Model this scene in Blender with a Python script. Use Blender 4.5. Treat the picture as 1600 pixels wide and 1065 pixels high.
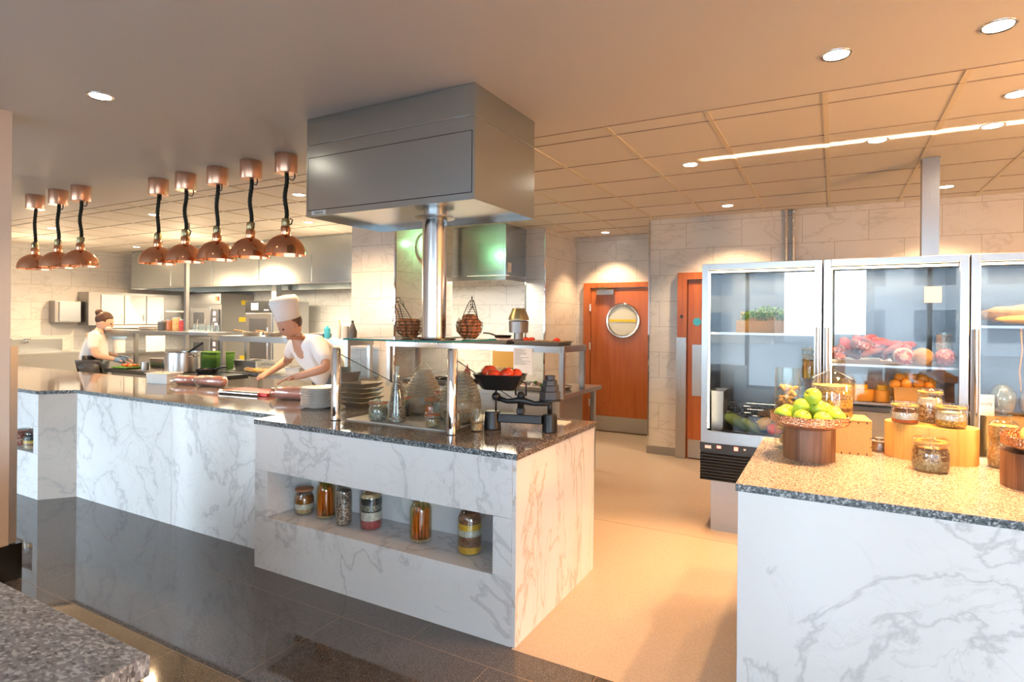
import bpy, bmesh, math, random
from mathutils import Vector, Matrix, Euler
random.seed(7)
PI = math.pi
for o in list(bpy.data.objects): bpy.data.objects.remove(o)
SC = bpy.context.scene
COL = SC.collection
# ------------------------------------------------------------------ camera
cam = bpy.data.cameras.new('camera'); cam.sensor_width = 36; cam.lens = 915 / 1600 * 36
cam.shift_y = -32.5 / 1600; cam.clip_start = 0.05
camo = bpy.data.objects.new('camera', cam); COL.objects.link(camo)
camo.matrix_world = (Matrix.Translation((0, 0, 1.56)) @ Matrix.Rotation(0.50264, 4, 'Z')
                     @ Matrix.Rotation(PI / 2, 4, 'X') @ Matrix.Rotation(0.00895, 4, 'Z'))
SC.camera = camo
# ------------------------------------------------------------------ view, world
SC.view_settings.view_transform = 'Standard'; SC.view_settings.look = 'None'
SC.view_settings.gamma = 1; SC.view_settings.use_curve_mapping = False
SC.view_settings.exposure = 0.15
SC.cycles.max_bounces = 9; SC.cycles.diffuse_bounces = 4; SC.cycles.glossy_bounces = 5
SC.cycles.transparent_max_bounces = 24; SC.cycles.sample_clamp_indirect = 6
SC.cycles.caustics_reflective = False; SC.cycles.caustics_refractive = False
W = bpy.data.worlds.new('sky'); SC.world = W; W.use_nodes = True
wn = W.node_tree.nodes; wl = W.node_tree.links
bgn = wn['Background']; bgn.inputs['Strength'].default_value = 27
tc = wn.new('ShaderNodeTexCoord'); sx = wn.new('ShaderNodeSeparateXYZ'); rp = wn.new('ShaderNodeValToRGB')
wl.new(tc.outputs['Generated'], sx.inputs[0]); wl.new(sx.outputs['Z'], rp.inputs[0]); wl.new(rp.outputs[0], bgn.inputs['Color'])
rp.color_ramp.elements[0].position = 0.0; rp.color_ramp.elements[0].color = (.42, .50, .56, 1)
rp.color_ramp.elements[1].position = 0.55; rp.color_ramp.elements[1].color = (.66, .84, 1.0, 1)
e = rp.color_ramp.elements.new(0.12); e.color = (.76, .90, 1.0, 1)
ZC = 2.76
WARM = (1.0, .50, .20); SOFT = (1.0, .64, .34)
def lamp(kind, loc, power, col, rot=(0, 0, 0), **k):
    l = bpy.data.lights.new(kind.lower() + '_light', kind); l.energy = power; l.color = col
    for a, b in k.items(): setattr(l, a, b)
    o = bpy.data.objects.new(kind.lower() + '_light', l); COL.objects.link(o)
    o.location = loc; o.rotation_euler = rot
    return o
# daylight through the glass front behind the camera
DAY = (.80, .90, 1.0)
lamp('AREA', (-3, -3.36, 1.45), 330, DAY, (PI / 2, 0, PI), shape='RECTANGLE', size=18.2, size_y=2.3).data.cycles.is_portal = True
# the recessed ceiling spots: x, y, power, cone, colour
SPOTS = [(-3.51, 1.71, 35, 95, SOFT), (0.0, 2.99, 190, 92, WARM), (0.57, 3.0, 270, 92, WARM), (0.83, 3.93, 220, 92, WARM),
         (-0.97, 4.57, 150, 115, WARM), (0.24, 4.51, 180, 100, WARM), (0.83, 4.49, 180, 100, WARM), (-0.97, 6.35, 130, 115, SOFT),
         (0.85, 6.30, 130, 115, SOFT), (-2.72, 7.55, 130, 100, SOFT), (-4.56, 3.98, 200, 150, SOFT), (-7.0, 3.99, 260, 150, SOFT),
         (-9.35, 3.97, 280, 150, SOFT), (-5.76, 5.18, 180, 150, SOFT), (-10.5, 5.70, 200, 150, SOFT)]
for (x, y, p, c, col) in SPOTS:
    lamp('SPOT', (x, y, ZC - .03), p, col, spot_size=math.radians(c), spot_blend=.55, shadow_soft_size=.035)

# added warm fill lights without fixtures, right of the frame, to tint the ceiling
lamp('POINT', (3.0, 3.05, 1.75), 300, (1.0, .50, .18), shadow_soft_size=.18)
lamp('POINT', (4.6, 1.2, 1.9), 170, (1.0, .50, .18), shadow_soft_size=.18)
# bare point lights added in the back kitchen to lift its ceiling
lamp('POINT', (-10.6, 4.4, 2.15), 32, (1, .72, .44), shadow_soft_size=.2)
lamp('POINT', (-8.4, 5.3, 2.2), 32, (1, .72, .44), shadow_soft_size=.2)
lamp('POINT', (-6.0, 5.6, 2.2), 20, (1, .72, .44), shadow_soft_size=.2)
# ------------------------------------------------------------------ helpers
def new(name, bm, mat=None, parent=None, smooth=False, bevel=0, loc=None):
    me = bpy.data.meshes.new(name)
    bmesh.ops.remove_doubles(bm, verts=bm.verts, dist=1e-6)
    bmesh.ops.recalc_face_normals(bm, faces=bm.faces)
    bm.to_mesh(me); bm.free()
    for m in (mat if isinstance(mat, (list, tuple)) else [mat]): me.materials.append(m)
    if smooth:
        for p in me.polygons: p.use_smooth = True
    o = bpy.data.objects.new(name, me); COL.objects.link(o)
    if parent: o.parent = parent
    if loc: o.location = loc
    if bevel:
        b = o.modifiers.new('bevel', 'BEVEL'); b.width = bevel; b.segments = 2; b.limit_method = 'ANGLE'
    if smooth == 'auto':
        try: me.set_sharp_from_angle(angle=math.radians(38))
        except Exception: pass
    return o
def B(): return bmesh.new()
def box(bm, x0, x1, y0, y1, z0, z1, mi=0):
    v = [bm.verts.new(p) for p in ((x0,y0,z0),(x1,y0,z0),(x1,y1,z0),(x0,y1,z0),(x0,y0,z1),(x1,y0,z1),(x1,y1,z1),(x0,y1,z1))]
    for f in ((0,3,2,1),(4,5,6,7),(0,1,5,4),(1,2,6,5),(2,3,7,6),(3,0,4,7)):
        bm.faces.new([v[i] for i in f]).material_index = mi
    return v
def BX(*a): bm = B(); box(bm, *a); return bm
def prism(bm, poly, z0, z1):
    a = [bm.verts.new((x, y, z0)) for x, y in poly]; b = [bm.verts.new((x, y, z1)) for x, y in poly]
    n = len(poly); bm.faces.new(a[::-1]); bm.faces.new(b)
    for i in range(n): bm.faces.new((a[i], a[(i+1)%n], b[(i+1)%n], b[i]))
def lathe(bm, prof, cx=0, cy=0, seg=32, sx=1, sy=1, M=None):
    rings = []
    for r, z in prof:
        if r < 1e-5: rings.append([bm.verts.new((cx, cy, z))])
        else: rings.append([bm.verts.new((cx + r*sx*math.cos(2*PI*i/seg), cy + r*sy*math.sin(2*PI*i/seg), z)) for i in range(seg)])
    if M:
        for R in rings:
            for v in R: v.co = M @ v.co
    for a, b in zip(rings, rings[1:]):
        if len(a) == 1 and len(b) == 1: continue
        for i in range(seg):
            j = (i+1) % seg
            if len(a) == 1: bm.faces.new((a[0], b[j], b[i]))
            elif len(b) == 1: bm.faces.new((a[i], a[j], b[0]))
            else: bm.faces.new((a[i], a[j], b[j], b[i]))
def cyl(bm, cx, cy, z0, z1, r, seg=24, r2=None, M=None):
    lathe(bm, [(0, z0), (r, z0), (r if r2 is None else r2, z1), (0, z1)], cx, cy, seg, M=M)
def tube(bm, pts, r, seg=8, closed=False):
    pts = [Vector(p) for p in pts]; n = len(pts); rings = []
    up = Vector((0, 0, 1)); pu = None
    for i, p in enumerate(pts):
        d = (pts[(i+1) % n] - pts[i-1]) if closed else (pts[min(i+1, n-1)] - pts[max(i-1, 0)])
        d.normalize()
        if pu is None:
            pu = d.cross(up)
            if pu.length < .1: pu = d.cross(Vector((1, 0, 0)))
        u = pu - d * pu.dot(d); u.normalize(); pu = u; w = d.cross(u)
        rr = r[i] if isinstance(r, (list, tuple)) else r
        rings.append([bm.verts.new(p + (u*math.cos(2*PI*k/seg) + w*math.sin(2*PI*k/seg))*rr) for k in range(seg)])
    m = n if closed else n-1
    for i in range(m):
        a, b = rings[i], rings[(i+1) % n]
        for k in range(seg): bm.faces.new((a[k], a[(k+1)%seg], b[(k+1)%seg], b[k]))
    if not closed: bm.faces.new(rings[0][::-1]); bm.faces.new(rings[-1])
def sph(bm, c, r, seg=16, rot=None, noise=0):
    if not isinstance(r, (list, tuple)): r = (r, r, r)
    M = Matrix.Translation(c) @ (Euler(rot).to_matrix().to_4x4() if rot else Matrix()) @ Matrix.Diagonal((*r, 1))
    res = bmesh.ops.create_uvsphere(bm, u_segments=seg, v_segments=max(6, seg*2//3), radius=1, matrix=M)
    if noise:
        for v in res['verts']: v.co += Vector([random.uniform(-1, 1) for _ in range(3)]) * noise
    return res['verts']
def T(name, label, cat, loc=(0, 0, 0), rz=0, group=None):
    o = bpy.data.objects.new(name, None); COL.objects.link(o); o.empty_display_size = .05
    o.location = loc; o.rotation_euler = (0, 0, rz); return tag(o, label, cat, group)
def tag(o, label, cat, group=None, kind=None):
    o['label'] = label; o['category'] = cat
    if group: o['group'] = group
    if kind: o['kind'] = kind
    return o
def struct(o): o['kind'] = 'structure'; return o
def dup(root, loc, rz=None, label=None, group=None):
    def cp(o, par):
        c = o.copy(); COL.objects.link(c)
        if par: c.parent = par
        for ch in [q for q in bpy.data.objects if q.parent == o]: cp(ch, c)
        return c
    r = cp(root, None); r.location = loc
    if rz is not None: r.rotation_euler = (0, 0, rz)
    if label: r['label'] = label
    if group: r['group'] = group
    return r
def text(body, size, mat, parent, loc, rot, name='lettering', align='CENTER'):
    c = bpy.data.curves.new(name, 'FONT'); c.body = body; c.size = size; c.extrude = .0004; c.align_x = align; c.align_y = 'CENTER'
    c.materials.append(mat); q = bpy.data.objects.new('tmp', c); COL.objects.link(q); me = bpy.data.meshes.new_from_object(q.evaluated_get(bpy.context.evaluated_depsgraph_get())); bpy.data.objects.remove(q)
    o = bpy.data.objects.new(name, me); COL.objects.link(o); o.parent = parent; o.location = loc; o.rotation_euler = rot
    return o
# ------------------------------------------------------------------ materials
class NT:
    def __init__(s, name):
        s.m = bpy.data.materials.new(name); s.m.use_nodes = True; s.n = s.m.node_tree.nodes; s.l = s.m.node_tree.links
        s.p = s.n['Principled BSDF']; s.out = s.n['Material Output']
    def a(s, t, **k):
        nd = s.n.new('ShaderNode' + t)
        for q, v in k.items():
            if q in nd.inputs: nd.inputs[q].default_value = v
            else: setattr(nd, q, v)
        return nd
    def co(s, rot=(0, 0, 0), scale=(1, 1, 1), loc=(0, 0, 0)):
        t = s.a('TexCoord'); m = s.a('Mapping'); m.inputs['Rotation'].default_value = rot; m.inputs['Scale'].default_value = scale; m.inputs['Location'].default_value = loc
        s.l.new(t.outputs['Object'], m.inputs[0]); return m.outputs[0]
    def ramp(s, src, stops, interp='LINEAR'):
        r = s.a('ValToRGB'); s.l.new(src, r.inputs[0]); r.color_ramp.interpolation = interp
        el = r.color_ramp.elements
        while len(el) > 1: el.remove(el[-1])
        el[0].position = stops[0][0]; el[0].color = c4(stops[0][1])
        for p, c in stops[1:]: q = el.new(p); q.color = c4(c)
        return r.outputs[0]
    def mix(s, f, a, b, mode='MIX'):
        m = s.a('Mix'); m.data_type = 'RGBA'; m.blend_type = mode
        for i, v in ((0, f), (6, a), (7, b)):
            if hasattr(v, 'links') or hasattr(v, 'is_linked'): s.l.new(v, m.inputs[i])
            else: m.inputs[i].default_value = v if i == 0 else c4(v)
        return m.outputs[2]
    def set(s, **k):
        for q, v in k.items():
            q = q.replace('_', ' ')
            s.p.inputs[q].default_value = c4(v) if q in ('Base Color', 'Emission Color') else v
    def bump(s, src, strength, dist=.002):
        b = s.a('Bump'); b.inputs['Strength'].default_value = strength; b.inputs['Distance'].default_value = dist
        s.l.new(src, b.inputs['Height']); s.l.new(b.outputs[0], s.p.inputs['Normal'])
def c4(c):
    if isinstance(c, (int, float)): return (c, c, c, 1)
    return tuple(c) if len(c) == 4 else (*c, 1)
def plain(name, col, rough=.5, metal=0, spec=.5, bump=0, bs=40, var=0, **k):
    t = NT(name); t.set(Base_Color=col, Roughness=rough, Metallic=metal); t.p.inputs['Specular IOR Level'].default_value = spec
    v = t.co()
    n = t.a('TexNoise', Scale=bs, Detail=3); t.l.new(v, n.inputs[0])
    vv = var or .05
    t.l.new(t.mix(n.outputs[0], tuple(c*(1-vv) for c in col), tuple(min(1, c*(1+vv)) for c in col)), t.p.inputs['Base Color'])
    if bump: t.bump(n.outputs[0], bump)
    t.set(**k)
    return t.m
def steel(name, col=(.44, .44, .44), rough=.28, axis=0, streak=.06):
    t = NT(name); t.set(Metallic=1)
    sc = [220, 220, 220]; sc[axis] = 1.5
    n = t.a('TexNoise', Scale=1, Detail=2); t.l.new(t.co(scale=sc), n.inputs[0])
    t.l.new(t.mix(n.outputs[0], tuple(c*(1-streak) for c in col), tuple(min(1, c*(1+streak)) for c in col)), t.p.inputs['Base Color'])
    mr = t.a('MapRange'); t.l.new(n.outputs[0], mr.inputs[0]); mr.inputs[3].default_value = rough*.95; mr.inputs[4].default_value = rough*1.05
    t.l.new(mr.outputs[0], t.p.inputs['Roughness'])
    return t.m
def marble_nodes(t, v, base=(.80, .80, .80), vein=(.33, .34, .36), scale=1.0, amount=.75):
    n1 = t.a('TexNoise', Scale=1.5*scale, Detail=9, Roughness=.55, Distortion=.7); t.l.new(v, n1.inputs[0])
    n2 = t.a('TexNoise', Scale=3.4*scale, Detail=8, Roughness=.6, Distortion=1.2); t.l.new(v, n2.inputs[0])
    n3 = t.a('TexNoise', Scale=1.1*scale, Detail=2); t.l.new(v, n3.inputs[0])
    def ridge(o, w):
        a = t.a('Math', operation='SUBTRACT'); t.l.new(o, a.inputs[0]); a.inputs[1].default_value = .5
        b = t.a('Math', operation='ABSOLUTE'); t.l.new(a.outputs[0], b.inputs[0])
        c = t.a('MapRange'); t.l.new(b.outputs[0], c.inputs[0]); c.inputs[1].default_value = 0; c.inputs[2].default_value = w; c.inputs[3].default_value = 1; c.inputs[4].default_value = 0
        return c.outputs[0]
    r1 = ridge(n1.outputs[0], .016); r2 = ridge(n2.outputs[0], .014); r3 = ridge(n1.outputs[0], .10)
    mk = t.a('MapRange'); t.l.new(n3.outputs[0], mk.inputs[0]); mk.inputs[1].default_value = .42; mk.inputs[2].default_value = .62
    def mul(a, b):
        m = t.a('Math', operation='MULTIPLY'); t.l.new(a, m.inputs[0])
        if isinstance(b, float): m.inputs[1].default_value = b
        else: t.l.new(b, m.inputs[1])
        return m.outputs[0]
    c = t.mix(mul(mul(r3, mk.outputs[0]), .22*amount), base, vein)
    c = t.mix(mul(r1, .62*amount), c, vein)
    c = t.mix(mul(mul(r2, mk.outputs[0]), .5*amount), c, vein)
    return c
def marble(name, rot=(0, 0, 0), scale=1.0, stretch=(1, 1, 1), vein=(.42, .43, .44), base=(.80, .80, .80)):
    t = NT(name); v = t.co(rot=rot, scale=stretch)
    t.l.new(marble_nodes(t, v, base, vein, scale, .8), t.p.inputs['Base Color']); t.set(Roughness=.13)
    return t.m
def tile_wall(name, axis, w=.6, h=.3, base=(.66, .65, .63)):
    t = NT(name); tcn = t.a('TexCoord'); sp = t.a('SeparateXYZ'); t.l.new(tcn.outputs['Object'], sp.inputs[0])
    cb = t.a('CombineXYZ'); t.l.new(sp.outputs[axis], cb.inputs[0]); t.l.new(sp.outputs[2], cb.inputs[1])
    br = t.a('TexBrick'); br.offset = .5; br.squash = 1
    for q, v in (('Scale', 1), ('Mortar Size', .0022), ('Mortar Smooth', 0), ('Brick Width', w), ('Row Height', h), ('Bias', 0)): br.inputs[q].default_value = v
    br.inputs['Color1'].default_value = c4(.0); br.inputs['Color2'].default_value = c4(1.0); br.inputs['Mortar'].default_value = c4(.5)
    t.l.new(cb.outputs[0], br.inputs[0])
    # each tile carries its own piece of marble
    off = t.a('VectorMath', operation='SCALE'); t.l.new(br.outputs['Color'], off.inputs[0]); off.inputs['Scale'].default_value = 7.3
    ad = t.a('VectorMath', operation='ADD'); t.l.new(tcn.outputs['Object'], ad.inputs[0]); t.l.new(off.outputs[0], ad.inputs[1])
    mp = t.a('Mapping'); mp.inputs['Rotation'].default_value = (0, .6 if axis == 0 else 0, 0) if axis == 0 else (.6, 0, 0); mp.inputs['Scale'].default_value = (1, 1, 2.6)
    t.l.new(ad.outputs[0], mp.inputs[0])
    c = marble_nodes(t, mp.outputs[0], base, (.36, .34, .33), .8, .55)
    t.l.new(t.mix(br.outputs['Fac'], c, (.36, .33, .30)), t.p.inputs['Base Color'])
    t.set(Roughness=.22); t.bump(br.outputs['Fac'], -.4, .001)
    return t.m
def granite(name, dark, mid, light, scale=260, rough=.1, stretch=(1, 1, 1), bump=0):
    t = NT(name); v = t.co(scale=stretch)
    a = t.a('TexVoronoi', Scale=scale); t.l.new(v, a.inputs[0])
    n = t.a('TexNoise', Scale=scale*.45, Detail=4, Roughness=.7); t.l.new(v, n.inputs[0])
    g = t.a('RGBToBW'); t.l.new(a.outputs['Color'], g.inputs[0])
    m = t.a('Math', operation='MULTIPLY_ADD'); t.l.new(n.outputs[0], m.inputs[0]); m.inputs[1].default_value = .9; 
    h = t.a('Math', operation='MULTIPLY'); t.l.new(g.outputs[0], h.inputs[0]); h.inputs[1].default_value = .6
    t.l.new(h.outputs[0], m.inputs[2])
    c = t.ramp(m.outputs[0], [(.50, dark), (.68, mid), (.80, mid), (.95, light)])
    t.l.new(c, t.p.inputs['Base Color']); t.set(Roughness=rough)
    if bump: t.bump(n.outputs[0], bump, .004)
    return t
def grain(name, c1, c2, c3=None, scale=180, rough=.6):
    scale *= 1.5; t = NT(name); v = t.co(); a = t.a('TexVoronoi', Scale=scale); t.l.new(v, a.inputs[0])
    g = t.a('RGBToBW'); t.l.new(a.outputs['Color'], g.inputs[0])
    t.l.new(t.ramp(g.outputs[0], [(.3, c1), (.5, c2), (.75, c3 or c2)], 'CONSTANT'), t.p.inputs['Base Color'])
    t.set(Roughness=rough); t.bump(a.outputs['Distance'], .35, .003)
    return t.m
def wood(name, c1, c2, axis=2, scale=9, rough=.38, stretch=.06):
    t = NT(name); sc = [scale, scale, scale]; sc[axis] = scale*stretch
    n = t.a('TexNoise', Scale=1.2, Detail=6, Roughness=.6, Distortion=.6); t.l.new(t.co(scale=sc), n.inputs[0])
    t.l.new(t.ramp(n.outputs[0], [(.3, c1), (.52, c2), (.6, c1), (.75, c2)]), t.p.inputs['Base Color']); t.set(Roughness=rough)
    return t.m
def glassy(name, tint=(1, 1, 1), f0=.05, f1=.9, pw=3.0, rough=0.0, film=0.0):
    t = NT(name); t.n.remove(t.p)
    tr = t.a('BsdfTransparent'); tr.inputs[0].default_value = c4(tint)
    gl = t.a('BsdfGlossy'); gl.inputs['Roughness'].default_value = rough; gl.inputs[0].default_value = c4((1, 1, 1))
    lw = t.a('LayerWeight'); lw.inputs[0].default_value = .5
    p = t.a('Math', operation='POWER'); t.l.new(lw.outputs['Facing'], p.inputs[0]); p.inputs[1].default_value = pw
    q = t.a('Math', operation='MULTIPLY_ADD'); t.l.new(p.outputs[0], q.inputs[0]); q.inputs[1].default_value = f1; q.inputs[2].default_value = f0
    mx = t.a('MixShader'); t.l.new(q.outputs[0], mx.inputs[0]); t.l.new(tr.outputs[0], mx.inputs[1]); t.l.new(gl.outputs[0], mx.inputs[2])
    t.l.new(mx.outputs[0], t.out.inputs[0]); return t.m
def glow(name, col, st):
    t = NT(name); t.set(Base_Color=(.8, .8, .8)); t.p.inputs['Emission Color'].default_value = c4(col); t.p.inputs['Emission Strength'].default_value = st
    return t.m
M = {}
M['marble'] = marble('white_marble', rot=(0, .5, .2))
M['marble_end'] = marble('veined_marble', rot=(.75, 0, .0), stretch=(1, 2.6, .7), scale=1.1, vein=(.36, .27, .17))
M['tileX'] = tile_wall('tile_wall_x', 0); M['tileY'] = tile_wall('tile_wall_y', 1)
M['tile_white'] = tile_wall('white_tile_x', 0, base=(.80, .78, .72))
M['granite'] = granite('worktop_granite', (.035, .03, .028), (.12, .10, .09), (.42, .38, .35), 240, .07).m
M['granite_pale'] = granite('pale_granite', (.06, .055, .05), (.36, .33, .30), (.70, .66, .62), 230, .16).m
M['granite_edge'] = granite('granite_edge', (.02, .03, .035), (.10, .12, .13), (.45, .48, .50), 150, .3).m
M['granite_rough'] = granite('rough_granite', (.06, .065, .07), (.20, .21, .225), (.44, .46, .48), 95, .35, (1, 1.9, 1), .5).m
def dark_floor():
    t = granite('dark_floor_granite', (.035, .033, .033), (.055, .052, .052), (.17, .16, .16), 420, .04); t.p.inputs['Specular IOR Level'].default_value = 1.0
    src = t.p.inputs['Base Color'].links[0].from_socket
    tcn = t.a('TexCoord'); mp = t.a('Mapping'); mp.inputs['Location'].default_value = (.0, -1.645, 0); t.l.new(tcn.outputs['Object'], mp.inputs[0])
    br = t.a('TexBrick'); br.offset = .5
    for q, v in (('Scale', 1), ('Mortar Size', .0022), ('Brick Width', .9), ('Row Height', .62)): br.inputs[q].default_value = v
    t.l.new(mp.outputs[0], br.inputs[0])
    t.l.new(t.mix(br.outputs['Fac'], src, (.22, .17, .13)), t.p.inputs['Base Color'])
    n = t.a('TexNoise', Scale=1.3, Detail=2); t.l.new(t.co(), n.inputs[0]); t.bump(n.outputs[0], .06, .004)
    return t.m
M['floor_dark'] = dark_floor()
M['floor_beige'] = granite('beige_terrazzo', (.30, .26, .22), (.40, .35, .30), (.48, .43, .37), 330, .34).m
M['plaster'] = plain('ceiling_plaster', (.68, .66, .64), .55, var=.015, bs=1.2)
M['ctile'] = plain('ceiling_tile', (.74, .71, .66), .6, var=.02, bs=8)
M['tbar'] = plain('ceiling_bar', (.70, .64, .52), .5)
M['gap'] = plain('shadow_gap', (.30, .25, .20), .8)
M['wallpaint'] = plain('cream_paint', (.66, .60, .55), .6, var=.02)
M['black_stone'] = plain('black_stone', (.012, .012, .012), .12)
M['steelX'] = steel('brushed_steel_x', axis=0); M['steelY'] = steel('brushed_steel_y', axis=1); M['steelZ'] = steel('brushed_steel_z', axis=2)
M['hood'] = steel('hood_steel', (.50, .55, .57), .24, 0, .05)
M['hoodY'] = steel('hood_steel_y', (.60, .60, .60), .24, 1, .05)
M['steel_dull'] = steel('dull_steel', (.36, .35, .34), .42); M['fridge_in'] = steel('fridge_liner', (.17, .18, .19), .35)
M['chrome'] = plain('chrome', (.78, .78, .78), .06, 1)
M['iron'] = plain('black_iron', (.02, .02, .022), .35, .3)
M['copper'] = plain('polished_copper', (.88, .42, .24), .13, 1)
M['copper_in'] = plain('copper_inside', (.70, .34, .2), .35, 1)
M['copper_satin'] = plain('satin_copper', (.85, .50, .34), .3, 1)
def hammered():
    t = NT('hammered_copper'); t.set(Base_Color=(.85, .48, .32), Metallic=1, Roughness=.2)
    a = t.a('TexVoronoi', Scale=110); t.l.new(t.co(), a.inputs[0]); t.bump(a.outputs['Distance'], 1.0, .006); return t.m
M['hammered'] = hammered()
M['fabric_black'] = plain('black_braid', (.02, .025, .022), .8, bump=.6, bs=300)
M['brass'] = plain('dull_brass', (.42, .36, .2), .35, 1)
M['black'] = plain('black_plastic', (.015, .015, .015), .4)
M['darkgrey'] = plain('dark_grey', (.06, .06, .065), .45)
M['grey'] = plain('grey_plastic', (.35, .34, .34), .5)
M['white'] = plain('white_plastic', (.60, .58, .55), .4)
M['white_cloth'] = plain('white_cotton', (.78, .76, .75), .8, bs=60, bump=.3)
M['skin'] = plain('skin', (.50, .28, .19), .5); M['skin2'] = plain('pale_skin', (.62, .38, .28), .5)
M['hair'] = plain('brown_hair', (.07, .03, .018), .55, bump=.6, bs=120)
M['door'] = wood('door_veneer', (.38, .095, .018), (.46, .13, .03), 2, 6, .28)
M['frame_wood'] = wood('door_frame_wood', (.36, .09, .022), (.44, .13, .035), 2, 6, .3)
M['walnut'] = wood('walnut', (.12, .045, .018), (.24, .11, .05), 2, 22, .42, .03)
M['pine'] = wood('pale_pine', (.62, .33, .08), (.72, .42, .12), 2, 26, .5, .04)
M['crate'] = plain('birch_crate', (.62, .36, .12), .6, var=.15, bs=90)
M['glass'] = glassy('clear_glass', (.97, .985, .98), .025, .6, 3.5)
M['fridge_glass'] = glassy('fridge_glass', (.96, .97, .97), .05, .7, 3)
M['jar'] = glassy('jar_glass', (.95, .97, .95), .045, .45, 2.6)
def ribbed():
    t = NT('ribbed_glass'); t.n.remove(t.p); tr = t.a('BsdfTransparent'); tr.inputs[0].default_value = c4((.93, .90, .84)); df = t.a('BsdfDiffuse'); df.inputs[0].default_value = c4((.62, .54, .42)); gl = t.a('BsdfGlossy'); gl.inputs['Roughness'].default_value = .03
    m1 = t.a('MixShader'); m1.inputs[0].default_value = .36; t.l.new(tr.outputs[0], m1.inputs[1]); t.l.new(df.outputs[0], m1.inputs[2])
    lw = t.a('LayerWeight'); p = t.a('Math', operation='MULTIPLY_ADD'); t.l.new(lw.outputs['Facing'], p.inputs[0]); p.inputs[1].default_value = .35; p.inputs[2].default_value = .04
    m2 = t.a('MixShader'); t.l.new(p.outputs[0], m2.inputs[0]); t.l.new(m1.outputs[0], m2.inputs[1]); t.l.new(gl.outputs[0], m2.inputs[2]); t.l.new(m2.outputs[0], t.out.inputs[0]); return t.m
M['ribbed'] = ribbed()
M['acrylic'] = glassy('clear_acrylic', (.96, .95, .93), .05, .4, 3)
M['shelf_glass'] = glassy('green_edge_glass', (.80, .92, .90), .10, .8, 3)
M['edge_glass'] = plain('glass_edge', (.03, .22, .20), .1)
M['wrap'] = glassy('cling_film', (.94, .94, .95), .12, .6, 1.5, .15)
M['window_glass'] = glassy('window_glass', (.98, .99, 1), .03, .5, 3)
M['porthole'] = plain('cream_porthole', (.62, .62, .48), .15)
M['spot'] = glow('spot_lens', (1, .86, .66), 22)
M['led'] = glow('led_strip', (1, .80, .52), 14)
M['hot'] = glow('hood_lamp', (1, .84, .60), 9)
M['bulb'] = glow('heat_bulb', (1, .6, .3), .15)
M['redled'] = glow('red_display', (1, .02, .02), 2.2)
M['red'] = plain('red', (.62, .02, .02), .35); M['tomato'] = plain('tomato_skin', (.72, .06, .02), .22)
M['apple'] = plain('green_apple', (.42, .62, .07), .28, var=.18, bs=14)
M['stalk'] = plain('stalk', (.12, .07, .03), .8); M['leaf'] = plain('leaf_green', (.10, .25, .03), .6, var=.4, bs=60)
M['orange'] = plain('orange_peel', (.85, .30, .02), .4, bump=.3, bs=150); M['lemon'] = plain('lemon_peel', (.85, .52, .03), .4, bump=.3, bs=120)
M['melon'] = plain('pale_melon', (.80, .50, .16), .4, var=.12, bs=12)
M['cuke'] = plain('cucumber', (.14, .22, .05), .4, var=.3, bs=30); M['mango'] = plain('yellow_pepper', (.80, .45, .02), .25)
M['aub'] = plain('aubergine', (.03, .012, .02), .3); M['egg'] = plain('brown_egg', (.48, .17, .06), .45)
M['wire'] = plain('black_wire', (.05, .045, .04), .4, .8)
M['carrot'] = plain('carrot', (.75, .20, .02), .4, var=.2, bs=40)
M['cork'] = plain('cork', (.62, .38, .18), .8, var=.25, bs=120, bump=.5)
M['ham'] = grain('cured_meat', (.35, .05, .03), (.55, .14, .10), (.75, .50, .42), 45, .35)
M['salami'] = plain('salami_skin', (.30, .10, .07), .5, var=.3, bs=40)
M['mould'] = plain('floured_rind', (.62, .50, .42), .8, var=.25, bs=50)
M['bread'] = plain('bread_crust', (.58, .34, .13), .7, var=.3, bs=35, bump=.5)
M['cheese'] = plain('orange_cheese', (.85, .38, .05), .4); M['wicker'] = grain('wicker', (.30, .16, .06), (.48, .28, .12), (.60, .38, .18), 90)
M['plate'] = plain('white_china', (.76, .73, .68), .15)
M['mince'] = plain('pink_meat', (.66, .27, .20), .5, var=.25, bs=50)
M['seal'] = plain('orange_rubber', (.62, .12, .03), .5)
M['paper'] = plain('white_paper', (.75, .74, .72), .8, var=.02); M['print'] = plain('grey_print', (.12, .12, .13), .8)
M['gold'] = plain('gold_board', (.42, .22, .04), .35, .3); M['yellow'] = plain('yellow', (.85, .60, .03), .5)
M['blue'] = plain('blue', (.05, .45, .62), .3); M['bluecloth'] = plain('blue_glove', (.20, .32, .5), .6)
M['terracotta'] = plain('terracotta', (.42, .16, .07), .5)
G = lambda n, *a, **k: grain(n, *a, **k)
M['g_pepper'] = G('black_white_seeds', (.03, .03, .03), (.45, .30, .24), (.62, .5, .42), scale=150)
M['g_grey'] = G('grey_green_seeds', (.10, .10, .08), (.34, .33, .28), (.5, .48, .42), scale=160)
M['g_brown'] = G('brown_beans', (.16, .06, .03), (.28, .11, .05), (.36, .16, .08), scale=120)
M['g_white'] = G('white_beans', (.60, .55, .48), (.75, .72, .66), (.8, .78, .74), scale=110)
M['g_black'] = G('black_beans', (.012, .016, .02), (.03, .035, .045), (.05, .05, .06), scale=130)
M['g_red'] = G('red_beans', (.30, .03, .04), (.42, .06, .07), (.5, .10, .10), scale=130)
M['g_yellow'] = G('yellow_lentils', (.70, .35, .02), (.82, .48, .03), (.85, .52, .06), scale=150)
M['g_oat'] = G('oat_flakes', (.42, .26, .12), (.58, .38, .18), (.70, .52, .30), scale=90)
M['g_muesli'] = G('muesli', (.26, .12, .05), (.60, .36, .14), (.75, .54, .28), scale=75)
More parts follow.
